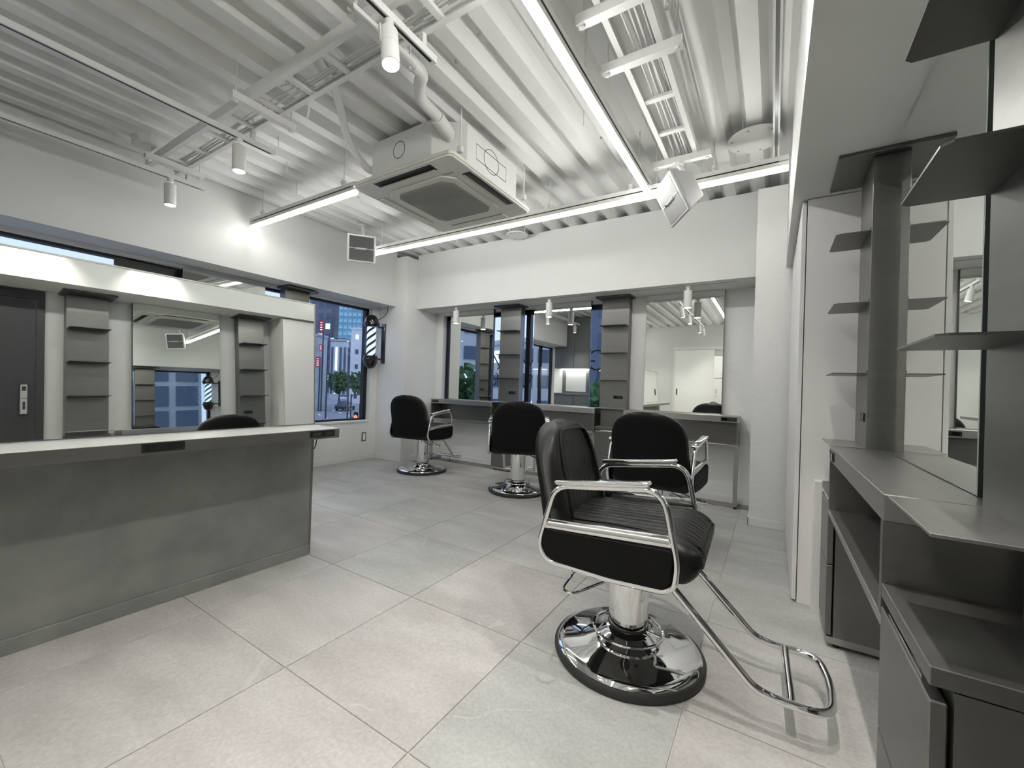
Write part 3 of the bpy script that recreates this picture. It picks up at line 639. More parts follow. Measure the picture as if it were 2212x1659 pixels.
# ================================================================== CABLE LADDERS
def ladder(label, axis, a0, a1, c0, c1, z, rungs, struts, s_over=0.085, h=(0.06, 0.045)):
    r = thing('cable_ladder', label, 'cable tray')
    def bx(u0, u1, w0, w1, z0, z1): return (u0, u1, w0, w1, z0, z1) if axis == 'x' else (w0, w1, u0, u1, z0, z1)
    MB().box(*bx(a0, a1, c0 - 0.004, c0 + 0.004, z + 0.0045, z + h[0])).box(*bx(a0, a1, c0 - 0.0045, c0 + 0.022, z, z + 0.004)).build('side_rail', 'rail', r)
    MB().box(*bx(a0, a1, c1 - 0.004, c1 + 0.004, z + 0.0045, z + h[1])).box(*bx(a0, a1, c1 - 0.022, c1 + 0.0045, z, z + 0.004)).build('side_rail', 'rail', r)
    for q in rungs: B(*bx(q - 0.017, q + 0.017, c0, c1, z + 0.006, z + 0.024)).build('rung', 'rail', r, bevel=0.002)
    for q in struts:
        s_ = MB().box(*bx(q - 0.02, q + 0.02, c0 - s_over, c1 + s_over, z - 0.041, z - 0.038)).box(*bx(q - 0.02, q - 0.0175, c0 - s_over, c1 + s_over, z - 0.0375, z - 0.001)).box(*bx(q + 0.0175, q + 0.02, c0 - s_over, c1 + s_over, z - 0.0375, z - 0.001)).build('support_strut', 'rail', r)
        for w in (c0 - s_over + 0.025, c1 + s_over - 0.025):
            p = (q, w) if axis == 'x' else (w, q)
            MB().cyl((p[0], p[1], z - 0.055), (p[0], p[1], 2.705), 0.0045, 8).build('hanger_rod', 'rail', s_, smooth=True)
            MB().lathe([(0.011, z - 0.051), (0.011, z - 0.041)], 6, p).build('nut', 'rail', s_)
    return r
LZ = 2.522
ladder('white cable ladder crossing the ceiling left of the air conditioner', 'x', -3.95, -0.86, 1.13, 1.308, LZ, [-3.66 + 0.305 * i for i in range(10)], (-3.685, -2.475, -1.485))
ladder('white cable ladder running to the back wall by the right speaker', 'y', -0.8, 3.02, -0.636, -0.447, LZ, [-0.7 + 0.325 * i for i in range(12)], (-0.35, 0.65, 1.562, 1.865, 2.834))
def cables(axis, a0, a1, cs, z, lab, group, seed):
    rnd = random.Random(seed)
    for k, c in enumerate(cs):
        ph = rnd.uniform(0, 6); pts = []
        n = 26
        for i in range(n + 1):
            t = i / n; u = a0 + (a1 - a0) * t
            w = c + 0.006 * math.sin(ph + t * 7) + 0.002 * math.sin(ph * 2 + t * 17); zz = z + 0.004 * math.sin(ph + t * 14) + (k % 3) * 0.008
            pts.append((u, w, zz) if axis == 'x' else (w, u, zz))
        tag(MB().tube(pts, 0.0045 + 0.0015 * (k % 2), 7).build('cable', 'cable', smooth=True), lab, 'cable', group)
cables('x', -3.9, -0.9, (1.235, 1.255, 1.272, 1.286), LZ + 0.031, 'white electric cable lying in the left cable ladder', 'cables in the left ladder', 3)
cables('y', -0.7, 2.95, (-0.575, -0.545, -0.525, -0.51, -0.495, -0.482, -0.468), LZ + 0.031, 'white electric cable lying in the right cable ladder', 'cables in the right ladder', 5)
for lab, pts, rad in (
    ('loop of white cable hanging beside the right ladder', [(-0.43, 1.60, 2.60), (-0.395, 1.63, 2.63), (-0.38, 1.70, 2.61), (-0.40, 1.76, 2.57), (-0.425, 1.78, 2.60), (-0.40, 1.72, 2.64), (-0.385, 1.66, 2.60), (-0.415, 1.64, 2.57), (-0.45, 1.70, 2.585)], 0.005),
    ('white cable dangling from the left ladder near its middle', [(-2.24, 1.29, 2.56), (-2.22, 1.325, 2.55), (-2.235, 1.335, 2.50), (-2.25, 1.335, 2.465)], 0.006),
    ('curled white cable inside the left ladder', [(-2.30, 1.17, 2.56), (-2.24, 1.15, 2.60), (-2.16, 1.165, 2.62), (-2.13, 1.20, 2.58), (-2.18, 1.215, 2.56), (-2.26, 1.19, 2.555)], 0.004),
    ('white cables dropping behind the right speaker', [(-0.50, 2.98, 2.55), (-0.49, 3.2, 2.60), (-0.51, 3.4, 2.56), (-0.48, 3.6, 2.62), (-0.49, 3.85, 2.68)], 0.008)):
    tag(MB().tube(fillet(pts, 0.03), rad, 8).build('cable', 'cable', smooth=True), lab, 'cable')

# ================================================================== AIR CONDITIONER
ac = thing('air_conditioner', 'white ceiling cassette air conditioner with square grille panel', 'air conditioner', (0, 0, 0))
ax0, ax1, ay0, ay1, az = -2.545, -1.635, 1.845, 2.80, 2.352
bx0, bx1, by0, by1 = -2.36, -1.65, 1.87, 2.60
foot = [(bx0, by0), (-1.815, by0), (bx1, 2.015), (bx1, by1), (bx0 + 0.14, by1), (bx0, by1 - 0.14)]
body = MB().prism(foot, az + 0.03, 2.625).build('body', 'rail', ac, bevel=0.003)
cx, cy = (ax0 + ax1) / 2, (ay0 + ay1) / 2
pm = MB(); rp = [(p.x, p.y) for p in fillet([(ax0, ay0, 0), (ax1, ay0, 0), (ax1, ay1, 0), (ax0, ay1, 0)], 0.045, 5, closed=True)]
pm.prism(rp, az + 0.012, az + 0.034)
rp2 = [(cx + (a - cx) * 0.985, cy + (b - cy) * 0.985) for a, b in rp]; pm.prism(rp2, az, az + 0.012)
pan = pm.build('panel', 'plast', ac, bevel=0.003, smooth=True)
gx, gy = 0.275, 0.285; ch = 0.07
def oct_(hx, hy, c): return [(cx - hx + c, cy - hy), (cx + hx - c, cy - hy), (cx + hx, cy - hy + c), (cx + hx, cy + hy - c), (cx + hx - c, cy + hy), (cx - hx + c, cy + hy), (cx - hx, cy + hy - c), (cx - hx, cy - hy + c)]
gr = MB().prism(oct_(gx + 0.03, gy + 0.03, ch), az - 0.012, az - 0.001).build('grille_frame', 'plast', ac, bevel=0.003)
gm = MB().prism(oct_(gx - 0.02, gy - 0.02, ch - 0.01), az - 0.014, az - 0.0125)
for i in range(44):
    yy = cy - gy + 0.035 + i * (2 * gy - 0.07) / 43
    e = gx - 0.03 - max(0, 0.05 - (gy - 0.02 - abs(yy - cy)))
    gm.box(cx - e, cx + e, yy - 0.0028, yy + 0.0028, az - 0.019, az - 0.0135)
gm.build('grille', 'grille', gr)
for sx, sy in ((0, -1), (1, 0), (0, 1), (-1, 0)):
    L2 = 0.26
    if sx == 0: a = (cx - L2, cx + L2, cy + sy * 0.41 - 0.033, cy + sy * 0.41 + 0.033)
    else: a = (cx + sx * 0.395 - 0.033, cx + sx * 0.395 + 0.033, cy - L2, cy + L2)
    sl = B(*a, az - 0.0015, az + 0.001).build('air_slot', 'black', ac)
    if (sx, sy) in ((0, -1), (1, 0)):
        if sx == 0: MB().prism([(cy - 0.41 + 0.004, az - 0.016), (cy - 0.41 + 0.010, az - 0.016), (cy - 0.41 + 0.028, az - 0.003), (cy - 0.41 + 0.02, az - 0.003)], cx - L2 + 0.012, cx + L2 - 0.012, 'x').build('louver', 'plast', sl)
        else: MB().prism([(cx + 0.395 - 0.028, az - 0.003), (cx + 0.395 - 0.02, az - 0.003), (cx + 0.395 - 0.002, az - 0.016), (cx + 0.395 - 0.008, az - 0.016)], cy - L2 + 0.012, cy + L2 - 0.012, 'y').build('louver', 'plast', sl)
    else: B(a[0] - 0.004, a[1] + 0.004, a[2], a[3], az - 0.007, az - 0.002).build('louver', 'plast', sl, bevel=0.003)
B(cx + 0.22, cx + 0.33, cy - 0.315, cy - 0.295, az - 0.0025, az + 0.001).build('name_strip', 'grille', ac)
# printed marks on the casing
MB().ribbon(ell(-2.099, 2.512, 0.052, 0.054, 0, 2 * PI, 36), 0.004, (0, by0, 0), (1, 0, 0), (0, 0, 1), (0, -1, 0), 0.001).build('printed_mark', 'ink', ac)
mk = MB().ribbon([(2.105, 2.547), (2.455, 2.548), (2.458, 2.450), (2.108, 2.451)], 0.004, (bx1, 0, 0), (0, 1, 0), (0, 0, 1), (1, 0, 0), 0.001, closed=True); mk.build('printed_mark', 'ink', ac)
mk = MB().ribbon(ell(2.277, 2.507, 0.085, 0.078, 0, 2 * PI, 36), 0.004, (bx1, 0, 0), (0, 1, 0), (0, 0, 1), (1, 0, 0), 0.001); mk.build('printed_mark', 'ink', ac)
cdv = Vector((0.164, 0.148, 0)).normalized(); cn = Vector((0.148, -0.164, 0)).normalized(); co = Vector((-1.815, by0, 0))
mk = MB().ribbon([(0.085, 2.50), (0.085, 2.44), (0.15, 2.44), (0.15, 2.48), (0.085, 2.48)], 0.004, co, cdv, (0, 0, 1), cn, 0.001); mk.build('printed_mark', 'ink', ac)
mk = MB().ribbon([(0.085, 2.50), (0.12, 2.505), (0.12, 2.49)], 0.004, co, cdv, (0, 0, 1), cn, 0.001); mk.build('printed_mark', 'ink', ac)
for hx, hy in ((-1.635, 1.93), (-1.62, 2.66), (-2.40, 2.66), (-2.42, 1.95)):
    h = MB().cyl((hx, hy, az + 0.05), (hx, hy, 2.705), 0.005, 8).build('hanger_rod', 'rail', ac, smooth=True)
    B(hx - 0.018, hx + 0.018, hy - 0.014, hy + 0.014, az + 0.045, az + 0.085).build('hanger_nut', 'rail', h, bevel=0.004)
tag(MB().tube(fillet([(-1.735, 1.945, 2.525), (-1.70, 1.84, 2.545), (-1.70, 1.76, 2.565), (-1.71, 1.665, 2.585), (-1.64, 1.585, 2.60), (-1.575, 1.545, 2.60), (-1.565, 1.40, 2.60), (-1.60, 1.25, 2.615)], 0.05), 0.033, 16).build('drain_pipe', 'pvc', smooth=True), 'wrapped white drain pipe bending up from the air conditioner corner', 'pipe')
MB().tube([(-1.722, 1.925, 2.532), (-1.70, 1.79, 2.555)], 0.041, 16).build('sleeve', 'pvc', bpy.data.objects['drain_pipe'], smooth=True)
tag(MB().tube(fillet([(-2.365, 1.93, 2.47), (-2.43, 1.90, 2.47), (-2.42, 1.79, 2.52), (-2.35, 1.66, 2.56), (-2.21, 1.52, 2.59), (-2.08, 1.38, 2.61), (-1.98, 1.20, 2.62)], 0.05), 0.024, 12).build('refrigerant_pipe', 'pvc', smooth=True), 'white refrigerant pipe curving from the left side of the air conditioner', 'pipe')

# ================================================================== SPEAKERS, COVERS
def speaker(label, T, u, d, n, w, h, face, deep=0.16):
    T, u, d, n = map(Vector, (T, u, d, n)); n.normalize(); u.normalize(); d = (d - n * d.dot(n)).normalized()
    r = thing('speaker', label, 'speaker', T + u * w / 2 + d * h / 2, 0, 'ceiling hung speakers')
    def q(a, b, c): return u * (a * w / 2) + d * (b * h / 2) + n * c
    def slab(s0, s1, c0, c1, nm, mat, par, bev=0.004):
        vs = [q(a * s0, b * s0, c0) for a, b in ((-1, -1), (1, -1), (1, 1), (-1, 1))] + [q(a * s1, b * s1, c1) for a, b in ((-1, -1), (1, -1), (1, 1), (-1, 1))]
        return MB().add(vs, [(3, 2, 1, 0), (4, 5, 6, 7), (0, 1, 5, 4), (1, 2, 6, 5), (2, 3, 7, 6), (3, 0, 4, 7)]).build(nm, mat, par, bevel=bev)
    slab(0.62, 0.97, -deep, -0.022, 'cabinet', 'spk', r)
    slab(1.0, 1.0, -0.022, 0.0, 'baffle', 'spk', r)
    slab(0.86, 0.86, -0.004, 0.0015, 'grille_cloth', face, r, 0.0)
    vs = [q(a, b, c) for c in (0.001, 0.004) for a, b in ((-0.86, -0.03), (0.86, -0.03), (0.86, 0.03), (-0.86, 0.03))]
    bar = MB().add(vs, [(3, 2, 1, 0), (4, 5, 6, 7), (0, 1, 5, 4), (1, 2, 6, 5), (2, 3, 7, 6), (3, 0, 4, 7)]).build('grille_bar', 'spk', r)
    # raised logo strip: a thin block with three slashes
    m = MB()
    for a0, a1, b0, b1 in ((-0.45, 0.30, 0.05, 0.075), (-0.40, 0.42, -0.05, 0.03)): 
        vs = [q(a, b, c) for c in (0.004, 0.008) for a, b in ((a0, b0), (a1, b0), (a1, b1), (a0, b1))]
        m.add(vs, [(3, 2, 1, 0), (4, 5, 6, 7), (0, 1, 5, 4), (1, 2, 6, 5), (2, 3, 7, 6), (3, 0, 4, 7)])
    m.build('logo_plate', 'silver', bar)
    m = MB()
    for k in range(3):
        vs = [q(a, b, c) for c in (0.008, 0.010) for a, b in ((0.30 + k * 0.07, 0.05 - k * 0.035), (0.47 + k * 0.03, 0.05 - k * 0.035), (0.47 + k * 0.03, 0.03 - k * 0.035), (0.30 + k * 0.07, 0.03 - k * 0.035))]
        m.add(vs, [(3, 2, 1, 0), (4, 5, 6, 7), (0, 1, 5, 4), (1, 2, 6, 5), (2, 3, 7, 6), (3, 0, 4, 7)])
    m.build('logo_mark', 'ink', bar)
    return r, T + u * w / 2 + d * h / 2 - n * deep
s1, bk1 = speaker('white speaker tilted down below the right cable ladder', (-0.586, 2.70, 2.386), (-0.51, 0.86, 0), (0.407, 0.242, -0.881), (-0.758, -0.45, -0.473), 0.311, 0.278, 'meshw')
def bracket(sp, b, top, m='rail'):
    o = sp.location; b = b - o; t = Vector(top) - o
    MB().tube([b, b + (t - b) * 0.45 + Vector((0.02, 0.02, 0)), t], 0.014, 10).build('bracket_arm', m, sp, smooth=True)
    MB().lathe([(0.035, t.z - 0.01), (0.035, t.z + 0.004)], 16, (t.x, t.y)).build('bracket_plate', m, sp)
bracket(s1, bk1, (-0.56, 2.834, 2.478))
n2 = Vector((0.766, -0.643, -0.22)).normalized(); u2 = Vector((0.643, 0.766, 0)); d2 = n2.cross(u2); d2 = d2 if d2.z < 0 else -d2
T2 = Vector((-3.60, 2.76, 2.355)) - u2 * 0.1375 - d2 * 0.1375
s2, bk2 = speaker('grey fronted speaker hanging left of the long back lamp', T2, u2, d2, n2, 0.275, 0.275, 'mesh')
for q in s2.children:
    if q.name.startswith('baffle'): q.data.materials[0] = M['silver']
bracket(s2, bk2, (-3.74, 2.86, 2.654))
def disc(label, c, r, z):
    t = thing('inspection_cover', label, 'ceiling cover', (c[0], c[1], z), 0, 'round ceiling covers')
    MB().lathe([(r, 0.0), (r, 0.012)], 40).build('plate', 'rail', t, smooth=True)
    for a in range(6): MB().lathe([(0.006, -0.004), (0.006, 0.0)], 8, (r * 0.85 * math.cos(a * PI / 3 + 0.3), r * 0.85 * math.sin(a * PI / 3 + 0.3))).build('screw', 'grille', t)
    for a in range(3): MB().cyl((r * 0.8 * math.cos(a * 2.1), r * 0.8 * math.sin(a * 2.1), 0.012), (r * 0.8 * math.cos(a * 2.1), r * 0.8 * math.sin(a * 2.1), 2.705 - z), 0.004, 6).build('rod', 'rail', t)
    return t
disc('large round white cover on the ceiling near the right soffit', (-0.14, 3.02), 0.152, 2.61)
disc('small round white cover on the ceiling above the back beam', (-2.345, 3.745), 0.115, 2.60)
jb = tag(B(-3.83, -3.70, 1.01, 1.12, 2.59, 2.65).build('junction_box', 'rail', bevel=0.006), 'white junction box on the ceiling above the left track', 'junction box')
for k, (hx, hy, ln) in enumerate(((-0.9, 1.62, 0.16), (-3.2, 1.75, 0.06), (-2.95, 1.55, 0.05), (-3.45, 1.98, 0.09), (-1.02, 2.35, 0.05), (-0.82, 3.35, 0.06), (-1.95, 3.6, 0.05), (-2.6, 3.62, 0.05), (-1.75, 3.65, 0.05), (-3.1, 3.66, 0.05), (-0.2, 3.45, 0.06))):
    tag(MB().cyl((hx, hy, ZC - ln), (hx, hy, 2.71), 0.004, 6).build('ceiling_bolt', 'rail', smooth=True), 'short threaded bolt hanging bare from the ceiling deck', 'bolt', 'bare ceiling bolts')

# ================================================================== BARBER POLE, SWITCH
bp_ = thing('barber_pole', 'black and white striped barber pole on the corner column', 'barber pole', (-4.315, 3.50, 0))
pr = MB().lathe([(0.0005, 1.845), (0.03, 1.84), (0.058, 1.822), (0.078, 1.79), (0.087, 1.755), (0.088, 1.742), (0.098, 1.738), (0.098, 1.715), (0.09, 1.71), (0.085, 1.695), (0.085, 1.685), (0.06, 1.685)], 36)
pr.build('top_cap', 'gloss', bp_, smooth=True)
MB().lathe([(0.06, 1.325), (0.085, 1.325), (0.085, 1.305), (0.098, 1.300), (0.098, 1.275), (0.088, 1.268), (0.082, 1.235), (0.065, 1.195), (0.04, 1.170), (0.0005, 1.160)], 36).build('bottom_cap', 'gloss', bp_, smooth=True)
MB().lathe([(0.074, 1.33), (0.074, 1.68)], 36, cap=False).build('glass_tube', 'clear', bp_, smooth=True)
MB().lathe([(0.055, 1.326), (0.055, 1.684)], 36).build('lit_cylinder', 'poleglow', bp_, smooth=True)
m = MB(); H0, H1, Rr = 1.327, 1.683, 0.0562
for s in range(3):
    vs = []; n = 60
    for i in range(n + 1):
        z = H0 + (H1 - H0) * i / n
        for w in (-0.30, 0.30):
            a = (z - H0) / 0.27 * 2 * PI + s * 2 * PI / 3 + w
            vs.append((Rr * math.cos(a), Rr * math.sin(a), z)); vs.append(((Rr + 0.002) * math.cos(a), (Rr + 0.002) * math.sin(a), z))
    # subdivide the stripe in angle so it hugs the cylinder
    vs = []; K = 6; fs = []
    for i in range(n + 1):
        z = H0 + (H1 - H0) * i / n
        for k in range(K + 1):
            a = (z - H0) / 0.27 * 2 * PI + s * 2 * PI / 3 - 0.42 + 0.84 * k / K
            vs.append((Rr * math.cos(a), Rr * math.sin(a), z))
    for i in range(n):
        for k in range(K): q = i * (K + 1) + k; fs.append((q, q + 1, q + K + 2, q + K + 1))
    MB().add(vs, fs).build('dark_stripe', 'ink', bp_, smooth='all')
B(-0.03, 0.03, 0.18, 0.204, 1.24, 1.755).build('wall_bracket', 'gloss', bp_, bevel=0.004)
for z in (1.70, 1.29): B(-0.015, 0.015, 0.08, 0.185, z - 0.012, z + 0.012).build('bracket_arm', 'gloss', bp_)
MB().tube(fillet([(0.03, 0.06, 1.78), (0.08, 0.12, 1.83), (0.115, 0.15, 1.90), (0.115, 0.15, 1.968)], 0.04), 0.004, 8).build('power_cord', 'black', bp_, smooth=True)
sw = thing('wall_switch', 'grey light switch plate below the left window', 'switch', (XL, 3.528, 0.29))
B(0.0, 0.007, -0.035, 0.035, -0.058, 0.058).build('plate', 'grey', sw, bevel=0.003); B(0.006, 0.010, -0.018, 0.018, -0.042, 0.042).build('rocker', 'cabw', sw, bevel=0.002)

# ================================================================== RIGHT SIDE: white cabinet, dark door
wc = thing('tall_cabinet', 'tall white cabinet between the right shelf pillar and the column', 'cabinet', (0.10, 2.46, 0))
B(0.022, XR - 0.101, 0.0, 1.17, 0.0, ZB - 0.004).build('carcass', 'cabw', wc, bevel=0.001)
for k in range(2): B(0.0, 0.018, 0.002 + k * 0.585, 0.581 + k * 0.585, 0.012, ZB - 0.012).build('door', 'cabw', wc, bevel=0.001)
lp = tag(B(0.175, XR - 0.001, 2.400, 2.458, 0.0, 0.605).build('filler_box', 'cabw', bevel=0.001), 'low white filler box beside the tall cabinet', 'filler panel')
dr = struct(empty('door_1', (XR, 0.725, 0), -PI / 2), 'charcoal entrance door with an electronic lock on the right wall', 'door')
# local x runs towards -y of the room, y into the wall
MB().box(0, 0.045, -0.02, -0.001, 0, 1.95).box(0.045, 1.0, -0.02, -0.001, 1.88, 1.95).box(0.955, 1.0, -0.02, -0.001, 0, 1.88).build('frame', 'door', dr)
B(0.049, 0.951, -0.014, -0.001, 0.005, 1.876).build('leaf', 'door', dr)
lk = B(0.088, 0.125, -0.038, -0.0142, 0.965, 1.195).build('lock', 'silver', dr, bevel=0.004)
MB().box(0.096, 0.117, -0.040, -0.037, 1.145, 1.18).box(0.100, 0.113, -0.040, -0.037, 1.0, 1.06).build('keypad', 'ink', lk)
B(0.09, 0.123, -0.0395, -0.037, 1.085, 1.089).build('seam', 'ink', lk)

# ================================================================== REAR OF THE ROOM (seen in the mirrors)
sd = struct(empty('door_2', (-1.22, YF, 0), PI), 'white sliding door in the rear wall', 'door')
B(0, 0.90, -0.05, -0.012, 0.01, 2.05).build('leaf', 'ctop', sd, bevel=0.002)
B(-0.95, 0.95, -0.06, -0.001, 2.055, 2.13).build('head_rail', 'trimw', sd)
B(0.83, 0.86, -0.056, -0.045, 0.92, 1.08).build('pull', 'steeld', sd)
B(0.90, 0.95, -0.035, -0.001, 0.0, 2.055).build('jamb', 'trimw', sd)
lk2 = thing('locker', 'white steel locker cabinet by the rear sliding door', 'locker', (-1.19, YF + 0.002, 0))
B(0, 0.95, 0.0, 0.40, 0.0, 1.86).build('body', 'cabw', lk2, bevel=0.003)
for i in range(3):
    for z0, z1 in ((0.03, 1.32), (1.35, 1.83)):
        if i == 0 and z0 > 1: pass
        dd = B(0.01 + i * 0.315, 0.315 + i * 0.315, 0.401, 0.413, z0, z1).build('door', 'cabw', lk2, bevel=0.002)
        if z0 < 1:
            B(0.04 + i * 0.315, 0.075 + i * 0.315, 0.413, 0.418, 0.98, 1.10).build('handle', 'trimw', dd, bevel=0.002)
            MB().box(0.047 + i * 0.315, 0.068 + i * 0.315, 0.4181, 0.419, 0.99, 1.09).build('handle_recess', 'silver', dd)
            B(0.05 + i * 0.315, 0.066 + i * 0.315, 0.413, 0.417, 0.92, 0.936).build('lock', 'ink', dd)
gc = thing('kitchen_cabinet', 'grey cabinet wall with a lit niche at the rear left', 'cabinet', (XL + 0.002, -0.45, 0))
B(0.0, 1.45, -0.5, -0.45, 0.0, 2.64).build('back_panel', 'grey', gc)
for i in range(3): B(0.005 + i * 0.483, 0.478 + i * 0.483, -0.449, 0.0, 1.46, 2.63).build('upper_door', 'grey', gc, bevel=0.002)
B(0.03, 1.42, -0.40, -0.37, 1.447, 1.459).build('niche_lamp', 'led', gc)
B(0.0, 1.45, -0.449, 0.0, 0.84, 0.88).build('worktop', 'grey', gc, bevel=0.002)
for i in range(3): B(0.005 + i * 0.483, 0.478 + i * 0.483, -0.449, -0.01, 0.02, 0.838).build('lower_door', 'grey', gc, bevel=0.002)
tag(B(XL + 0.10, XL + 0.62, -0.93, -0.898, 0.92, 1.42).build('white_board', 'ctop', bevel=0.002), 'white board standing in the lit niche of the grey cabinets', 'board').location = (0, 0.0, 0)
oc = thing('office_chair', 'dark grey office chair in front of the grey cabinets', 'office chair', (-3.35, 0.15, 0), math.radians(200))
vs, fs = rbox_grid(0.23, 0.24, 0.04, 0.03, 10, 10, 4, lambda q: q + Vector((0, 0, 0.46))); MB().add(vs, fs).build('seat', 'fabric', oc, smooth='all')
vs, fs = rbox_grid(0.035, 0.22, 0.20, 0.03, 4, 12, 12, lambda q: Vector((q.x - 0.24 - 0.08 * (q.z + 0.2) + 0.25 * q.y * q.y, q.y, q.z + 0.74))); MB().add(vs, fs).build('backrest', 'grey', oc, smooth='all')
MB().tube([(-0.05, 0, 0.42), (-0.28, 0, 0.42), (-0.29, 0, 0.60)], 0.015, 8).build('back_arm', 'black', oc)
MB().lathe([(0.025, 0.09), (0.025, 0.42)], 14).build('gas_lift', 'black', oc, smooth=True)
for a in range(5):
    ca, sa = math.cos(a * 2 * PI / 5), math.sin(a * 2 * PI / 5)
    lg = MB().tube([(0, 0, 0.11), (0.28 * ca, 0.28 * sa, 0.07)], 0.018, 8, r2=0.012).build('leg', 'black', oc)
    MB().tube([(0.28 * ca - 0.012 * sa, 0.28 * sa + 0.012 * ca, 0.029), (0.28 * ca + 0.012 * sa, 0.28 * sa - 0.012 * ca, 0.029)], 0.028, 12).build('caster', 'black', lg, smooth=True)

# ================================================================== STREET OUTSIDE (second floor view)
GZ = -3.6
struct(B(-260, 40, -80, 200, GZ - 0.3, GZ).build('street', 'asphalt'), 'grey asphalt street below the windows', 'street')
struct(B(-260, -4.9, -80, 3.0, GZ, GZ + 0.12).build('pavement', 'paving'), 'pale pavement in front of the shop building', 'pavement')
def building(name, label, p0, p1, ztop, deep, mat, rows, cols, wmat='bwin', ww=0.6, wh=0.55, zb=GZ, group='buildings across the street'):
    p0, p1 = Vector((*p0, 0)), Vector((*p1, 0)); w = (p1 - p0).length
    r = thing(name, label, 'building', (p0.x, p0.y, zb), math.atan2(p1.y - p0.y, p1.x - p0.x), group); h = ztop - zb
    B(0, w, 0, deep, 0, h).build('wall', mat, r)
    B(-0.15, w + 0.15, -0.15, deep, h, h + 0.35).build('roof_edge', mat, r)
    dx, dz = w / cols, h / rows; first = None
    for i in range(cols):
        for j in range(rows):
            c = ((i + 0.5) * dx, -0.04, (j + 0.5) * dz)
            if first is None: o = B(-dx * ww / 2, dx * ww / 2, -0.05, 0.05, -dz * wh / 2, dz * wh / 2).build('window', wmat, r); first = o
            else: o = first.copy(); COL.objects.link(o); o.parent = r
            o.location = c
            if wmat == 'bwin' and (i * 7 + j * 3) % 5 == 2 and o is not first:
                o.material_slots[0].link = 'OBJECT'; o.material_slots[0].material = M['bwinl']
    return r
building('office_tower', 'dark grey office tower at the left of the corner window view', (-142.2, 87.9), (-135.4, 92.2), 48, 14, 'bgrey', 14, 3)
building('office_tower', 'pale slim tower behind the teal glass tower', (-149.2, 101.2), (-145.5, 103.5), 46, 12, 'bpale', 14, 2, ww=0.3, wh=0.9)
building('glass_tower', 'teal glass tower rising behind the white building', (-124.4, 87.3), (-114.0, 93.9), 44, 16, 'bteal', 22, 8, 'bteal2', 0.8, 0.55)
building('office_block', 'grey striped office block below the teal tower', (-90.3, 61.4), (-85.2, 64.6), 10.4, 12, 'bpale', 1, 6, 'bwin', 0.5, 0.8)
building('apartment_block', 'white building right of the street trees', (-73.2, 54.4), (-67.0, 58.3), 11.5, 10, 'bwhite', 5, 3, ww=0.25, wh=0.3)
building('shop_building', 'low pale shop building carrying red signs', (-63.2, 33.7), (-57.6, 37.1), 7.5, 3, 'bstone', 4, 3)
for lab, (x, y, z0, z1, w) in (('tall red vertical sign on the dark tower side', (-55.5, 36.2, 7.9, 9.6, 0.55)), ('small red sign with white letters', (-55.3, 36.1, 5.2, 6.1, 0.45)), ('lowest red sign above the shop row', (-55.6, 35.9, 2.8, 4.3, 0.6))):
    s = thing('street_sign', lab, 'sign', (x, y, 0), math.radians(32)); B(-w / 2, w / 2, -0.1, 0.1, z0, z1).build('board', 'sign', s)
    for k in range(4): B(-w * 0.25, w * 0.25, -0.13, -0.1, z0 + (z1 - z0) * (0.16 + 0.2 * k), z0 + (z1 - z0) * (0.24 + 0.2 * k)).build('mark', 'signw', s)
    B(-0.06, 0.06, 0.1, 0.6, z0 + 0.2, z0 + 0.35).build('arm', 'post', s)
    B(-0.08, 0.08, 0.55, 0.7, GZ, z1).build('post', 'post', s)
building('stone_building', 'pale stone building opposite the left window', (-27.0, -2.0), (-25.0, 10.5), 5.2, 10, 'bstone', 6, 9, ww=0.75, wh=0.8)
building('glass_office', 'pale blue office building beyond the back window', (-27, 31), (-14.0, 27), 4.4, 10, 'bpale', 4, 8, ww=0.8, wh=0.5)
building('dark_office', 'dark blue building behind the lettered back window', (-12.6, 25), (-3, 23), 7.0, 9, 'bgrey', 5, 6)
building('balcony_building', 'grey blue apartment building with balconies behind the camera', (-12.0, -24.0), (-27.0, -10.0), 8.5, 9, 'bpale', 6, 7, ww=0.55, wh=0.5)
def tree(label, x, y, h, r, z0=GZ):
    t = thing('street_tree', label, 'tree', (x, y, z0), 0, 'street trees'); rnd = random.Random(int(abs(x * 13 + y)))
    MB().tube([(0, 0, 0), (0.05, 0.03, h * 0.35), (0, 0, h * 0.7)], 0.14, 8, r2=0.05).build('trunk', 'bark', t, smooth=True)
    m = MB()
    for i in range(520):
        a = rnd.uniform(0, 2 * PI); ph = math.acos(rnd.uniform(-1, 1)); q = r * (0.35 + 0.65 * rnd.random() ** 0.5) * (1 + 0.2 * math.sin(3 * a + 2 * ph))
        c = Vector((q * math.sin(ph) * math.cos(a), q * math.sin(ph) * math.sin(a), h - r + q * math.cos(ph) * 0.95)); s = r * 0.2
        u = Vector((rnd.gauss(0, 1), rnd.gauss(0, 1), rnd.gauss(0, 1))).normalized(); w = u.cross(Vector((rnd.gauss(0, 1), rnd.gauss(0, 1), rnd.gauss(0, 1)))).normalized()
        m.add([c - u * s, c - w * s * 0.6, c + u * s, c + w * s * 0.6], [(0, 1, 2, 3)])
    f = m.build('foliage', 'leaf', t); f['kind'] = 'stuff'
tree('bushy street tree in the middle of the corner window view', -61.8, 43.9, 6.2, 1.9)
tree('street tree just left of the barber pole', -51.8, 40.4, 6.0, 1.7)
tree('green tree close to the left window behind the leaning mirror', -13.0, -7.5, 5.6, 2.0)
tree('green tree below the lettered back window', -6.3, 15.8, 5.0, 1.4)
tree('green tree in front of the dark blue building', -4.6, 12.2, 4.8, 1.1)
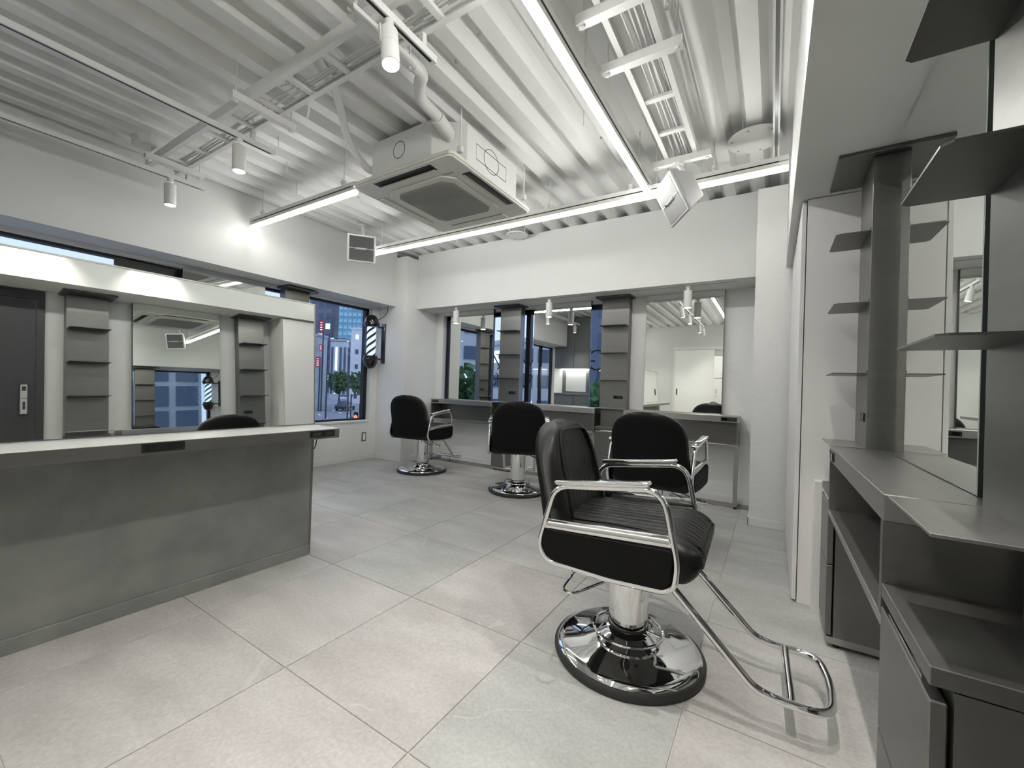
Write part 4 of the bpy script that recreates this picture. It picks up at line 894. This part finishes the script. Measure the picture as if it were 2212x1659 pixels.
def lamp_post(label, x, y, h, arm):
    t = thing('street_lamp', label, 'street lamp', (x, y, GZ), math.radians(32))
    MB().tube([(0, 0, 0), (0, 0, h)], 0.11, 8, r2=0.07).build('pole', 'post', t, smooth=True)
    MB().tube(fillet([(0, 0, h - 0.1), (0, 0, h + 0.25), (arm, 0, h + 0.3)], 0.3), 0.05, 8).build('arm', 'post', t, smooth=True)
    B(arm - 0.35 if arm > 0 else arm - 0.05, arm + 0.05 if arm > 0 else arm + 0.35, -0.12, 0.12, h + 0.2, h + 0.3).build('lamp', 'signw', t, bevel=0.03)
lamp_post('street lamp with a long curved arm across the window view', -41.8, 30.9, 9.2, -2.2)
lamp_post('street lamp pole at the left of the window view', -44.9, 30.2, 9.0, 2.6)
ts = thing('traffic_light', 'traffic light glowing red at the street crossing', 'traffic light', (-32.3, 24.8, GZ), math.radians(32))
MB().tube([(-0.5, 0, 0), (-0.5, 0, 3.4)], 0.07, 8).build('pole', 'post', ts)
MB().tube(fillet([(-0.5, 0, 2.9), (-0.45, 0, 3.3), (0.1, 0, 3.35)], 0.2), 0.04, 8).build('arm', 'post', ts)
B(-0.20, 0.20, -0.10, 0.12, 0.85, 1.75).build('box', 'black', ts, bevel=0.03)
MB().tube([(0, -0.12, 1.32), (0, -0.10, 1.32)], 0.16, 16).build('red_lens', 'redlamp', ts)
MB().tube([(0, -0.12, 1.02), (0, -0.10, 1.02)], 0.09, 12).build('dark_lens', 'post', ts)
B(-0.46, -0.2, -0.03, 0.03, 1.2, 1.3).build('bracket', 'post', ts)
gf = thing('guard_rail', 'white roadside guard rail along the crossing', 'fence', (-64, 41.9, GZ), math.atan2(17.2, -14.2))
for k in range(12): B(k * 1.9, k * 1.9 + 0.12, 0, 0.12, 0, 1.0).build('post', 'bpale', gf)
for z in (0.3, 0.6, 0.95): B(0, 21, 0.02, 0.08, z - 0.05, z + 0.05).build('rail', 'bpale', gf)
mk0 = None
stp = bpy.data.objects['street']
for k in range(9):
    o = B(-1.1, 1.1, -0.12, 0.12, 0, 0.01).build('lane_mark', 'mark', stp) if mk0 is None else mk0.copy()
    if mk0 is None: mk0 = o
    else: COL.objects.link(o); o.parent = stp
    o.location = (-46 - 2.6 * (k % 3) * 1.7 - 1.5 * (k // 3), 31 + 2.0 * (k % 3) + 4.2 * (k // 3), GZ + 0.002); o.rotation_euler = (0, 0, math.radians(150))
def car(label, x, y, rz, mat):
    c = thing('car', label, 'car', (x, y, GZ), rz, 'cars on the street')
    MB().prism([(-2.1, 0.35), (2.1, 0.35), (2.15, 0.75), (1.3, 0.92), (-2.0, 0.95), (-2.15, 0.7)], -0.85, 0.85, 'y').build('body', mat, c, bevel=0.06, seg=2, smooth=True)
    MB().prism([(-1.7, 0.93), (1.15, 0.92), (0.45, 1.42), (-1.2, 1.45)], -0.74, 0.74, 'y').build('cabin', 'bwin', c, bevel=0.05, seg=2, smooth=True)
    for wx in (-1.3, 1.35):
        for wy in (-0.82, 0.82): MB().tube([(wx, wy - 0.1, 0.32), (wx, wy + 0.1, 0.32)], 0.32, 16).build('wheel', 'rubber', c, smooth=True)
car('white car waiting beyond the guard rail', -82, 60.0, math.radians(125), 'car')
car('dark car on the street left of the trees', -56, 41.0, math.radians(125), 'cardark')
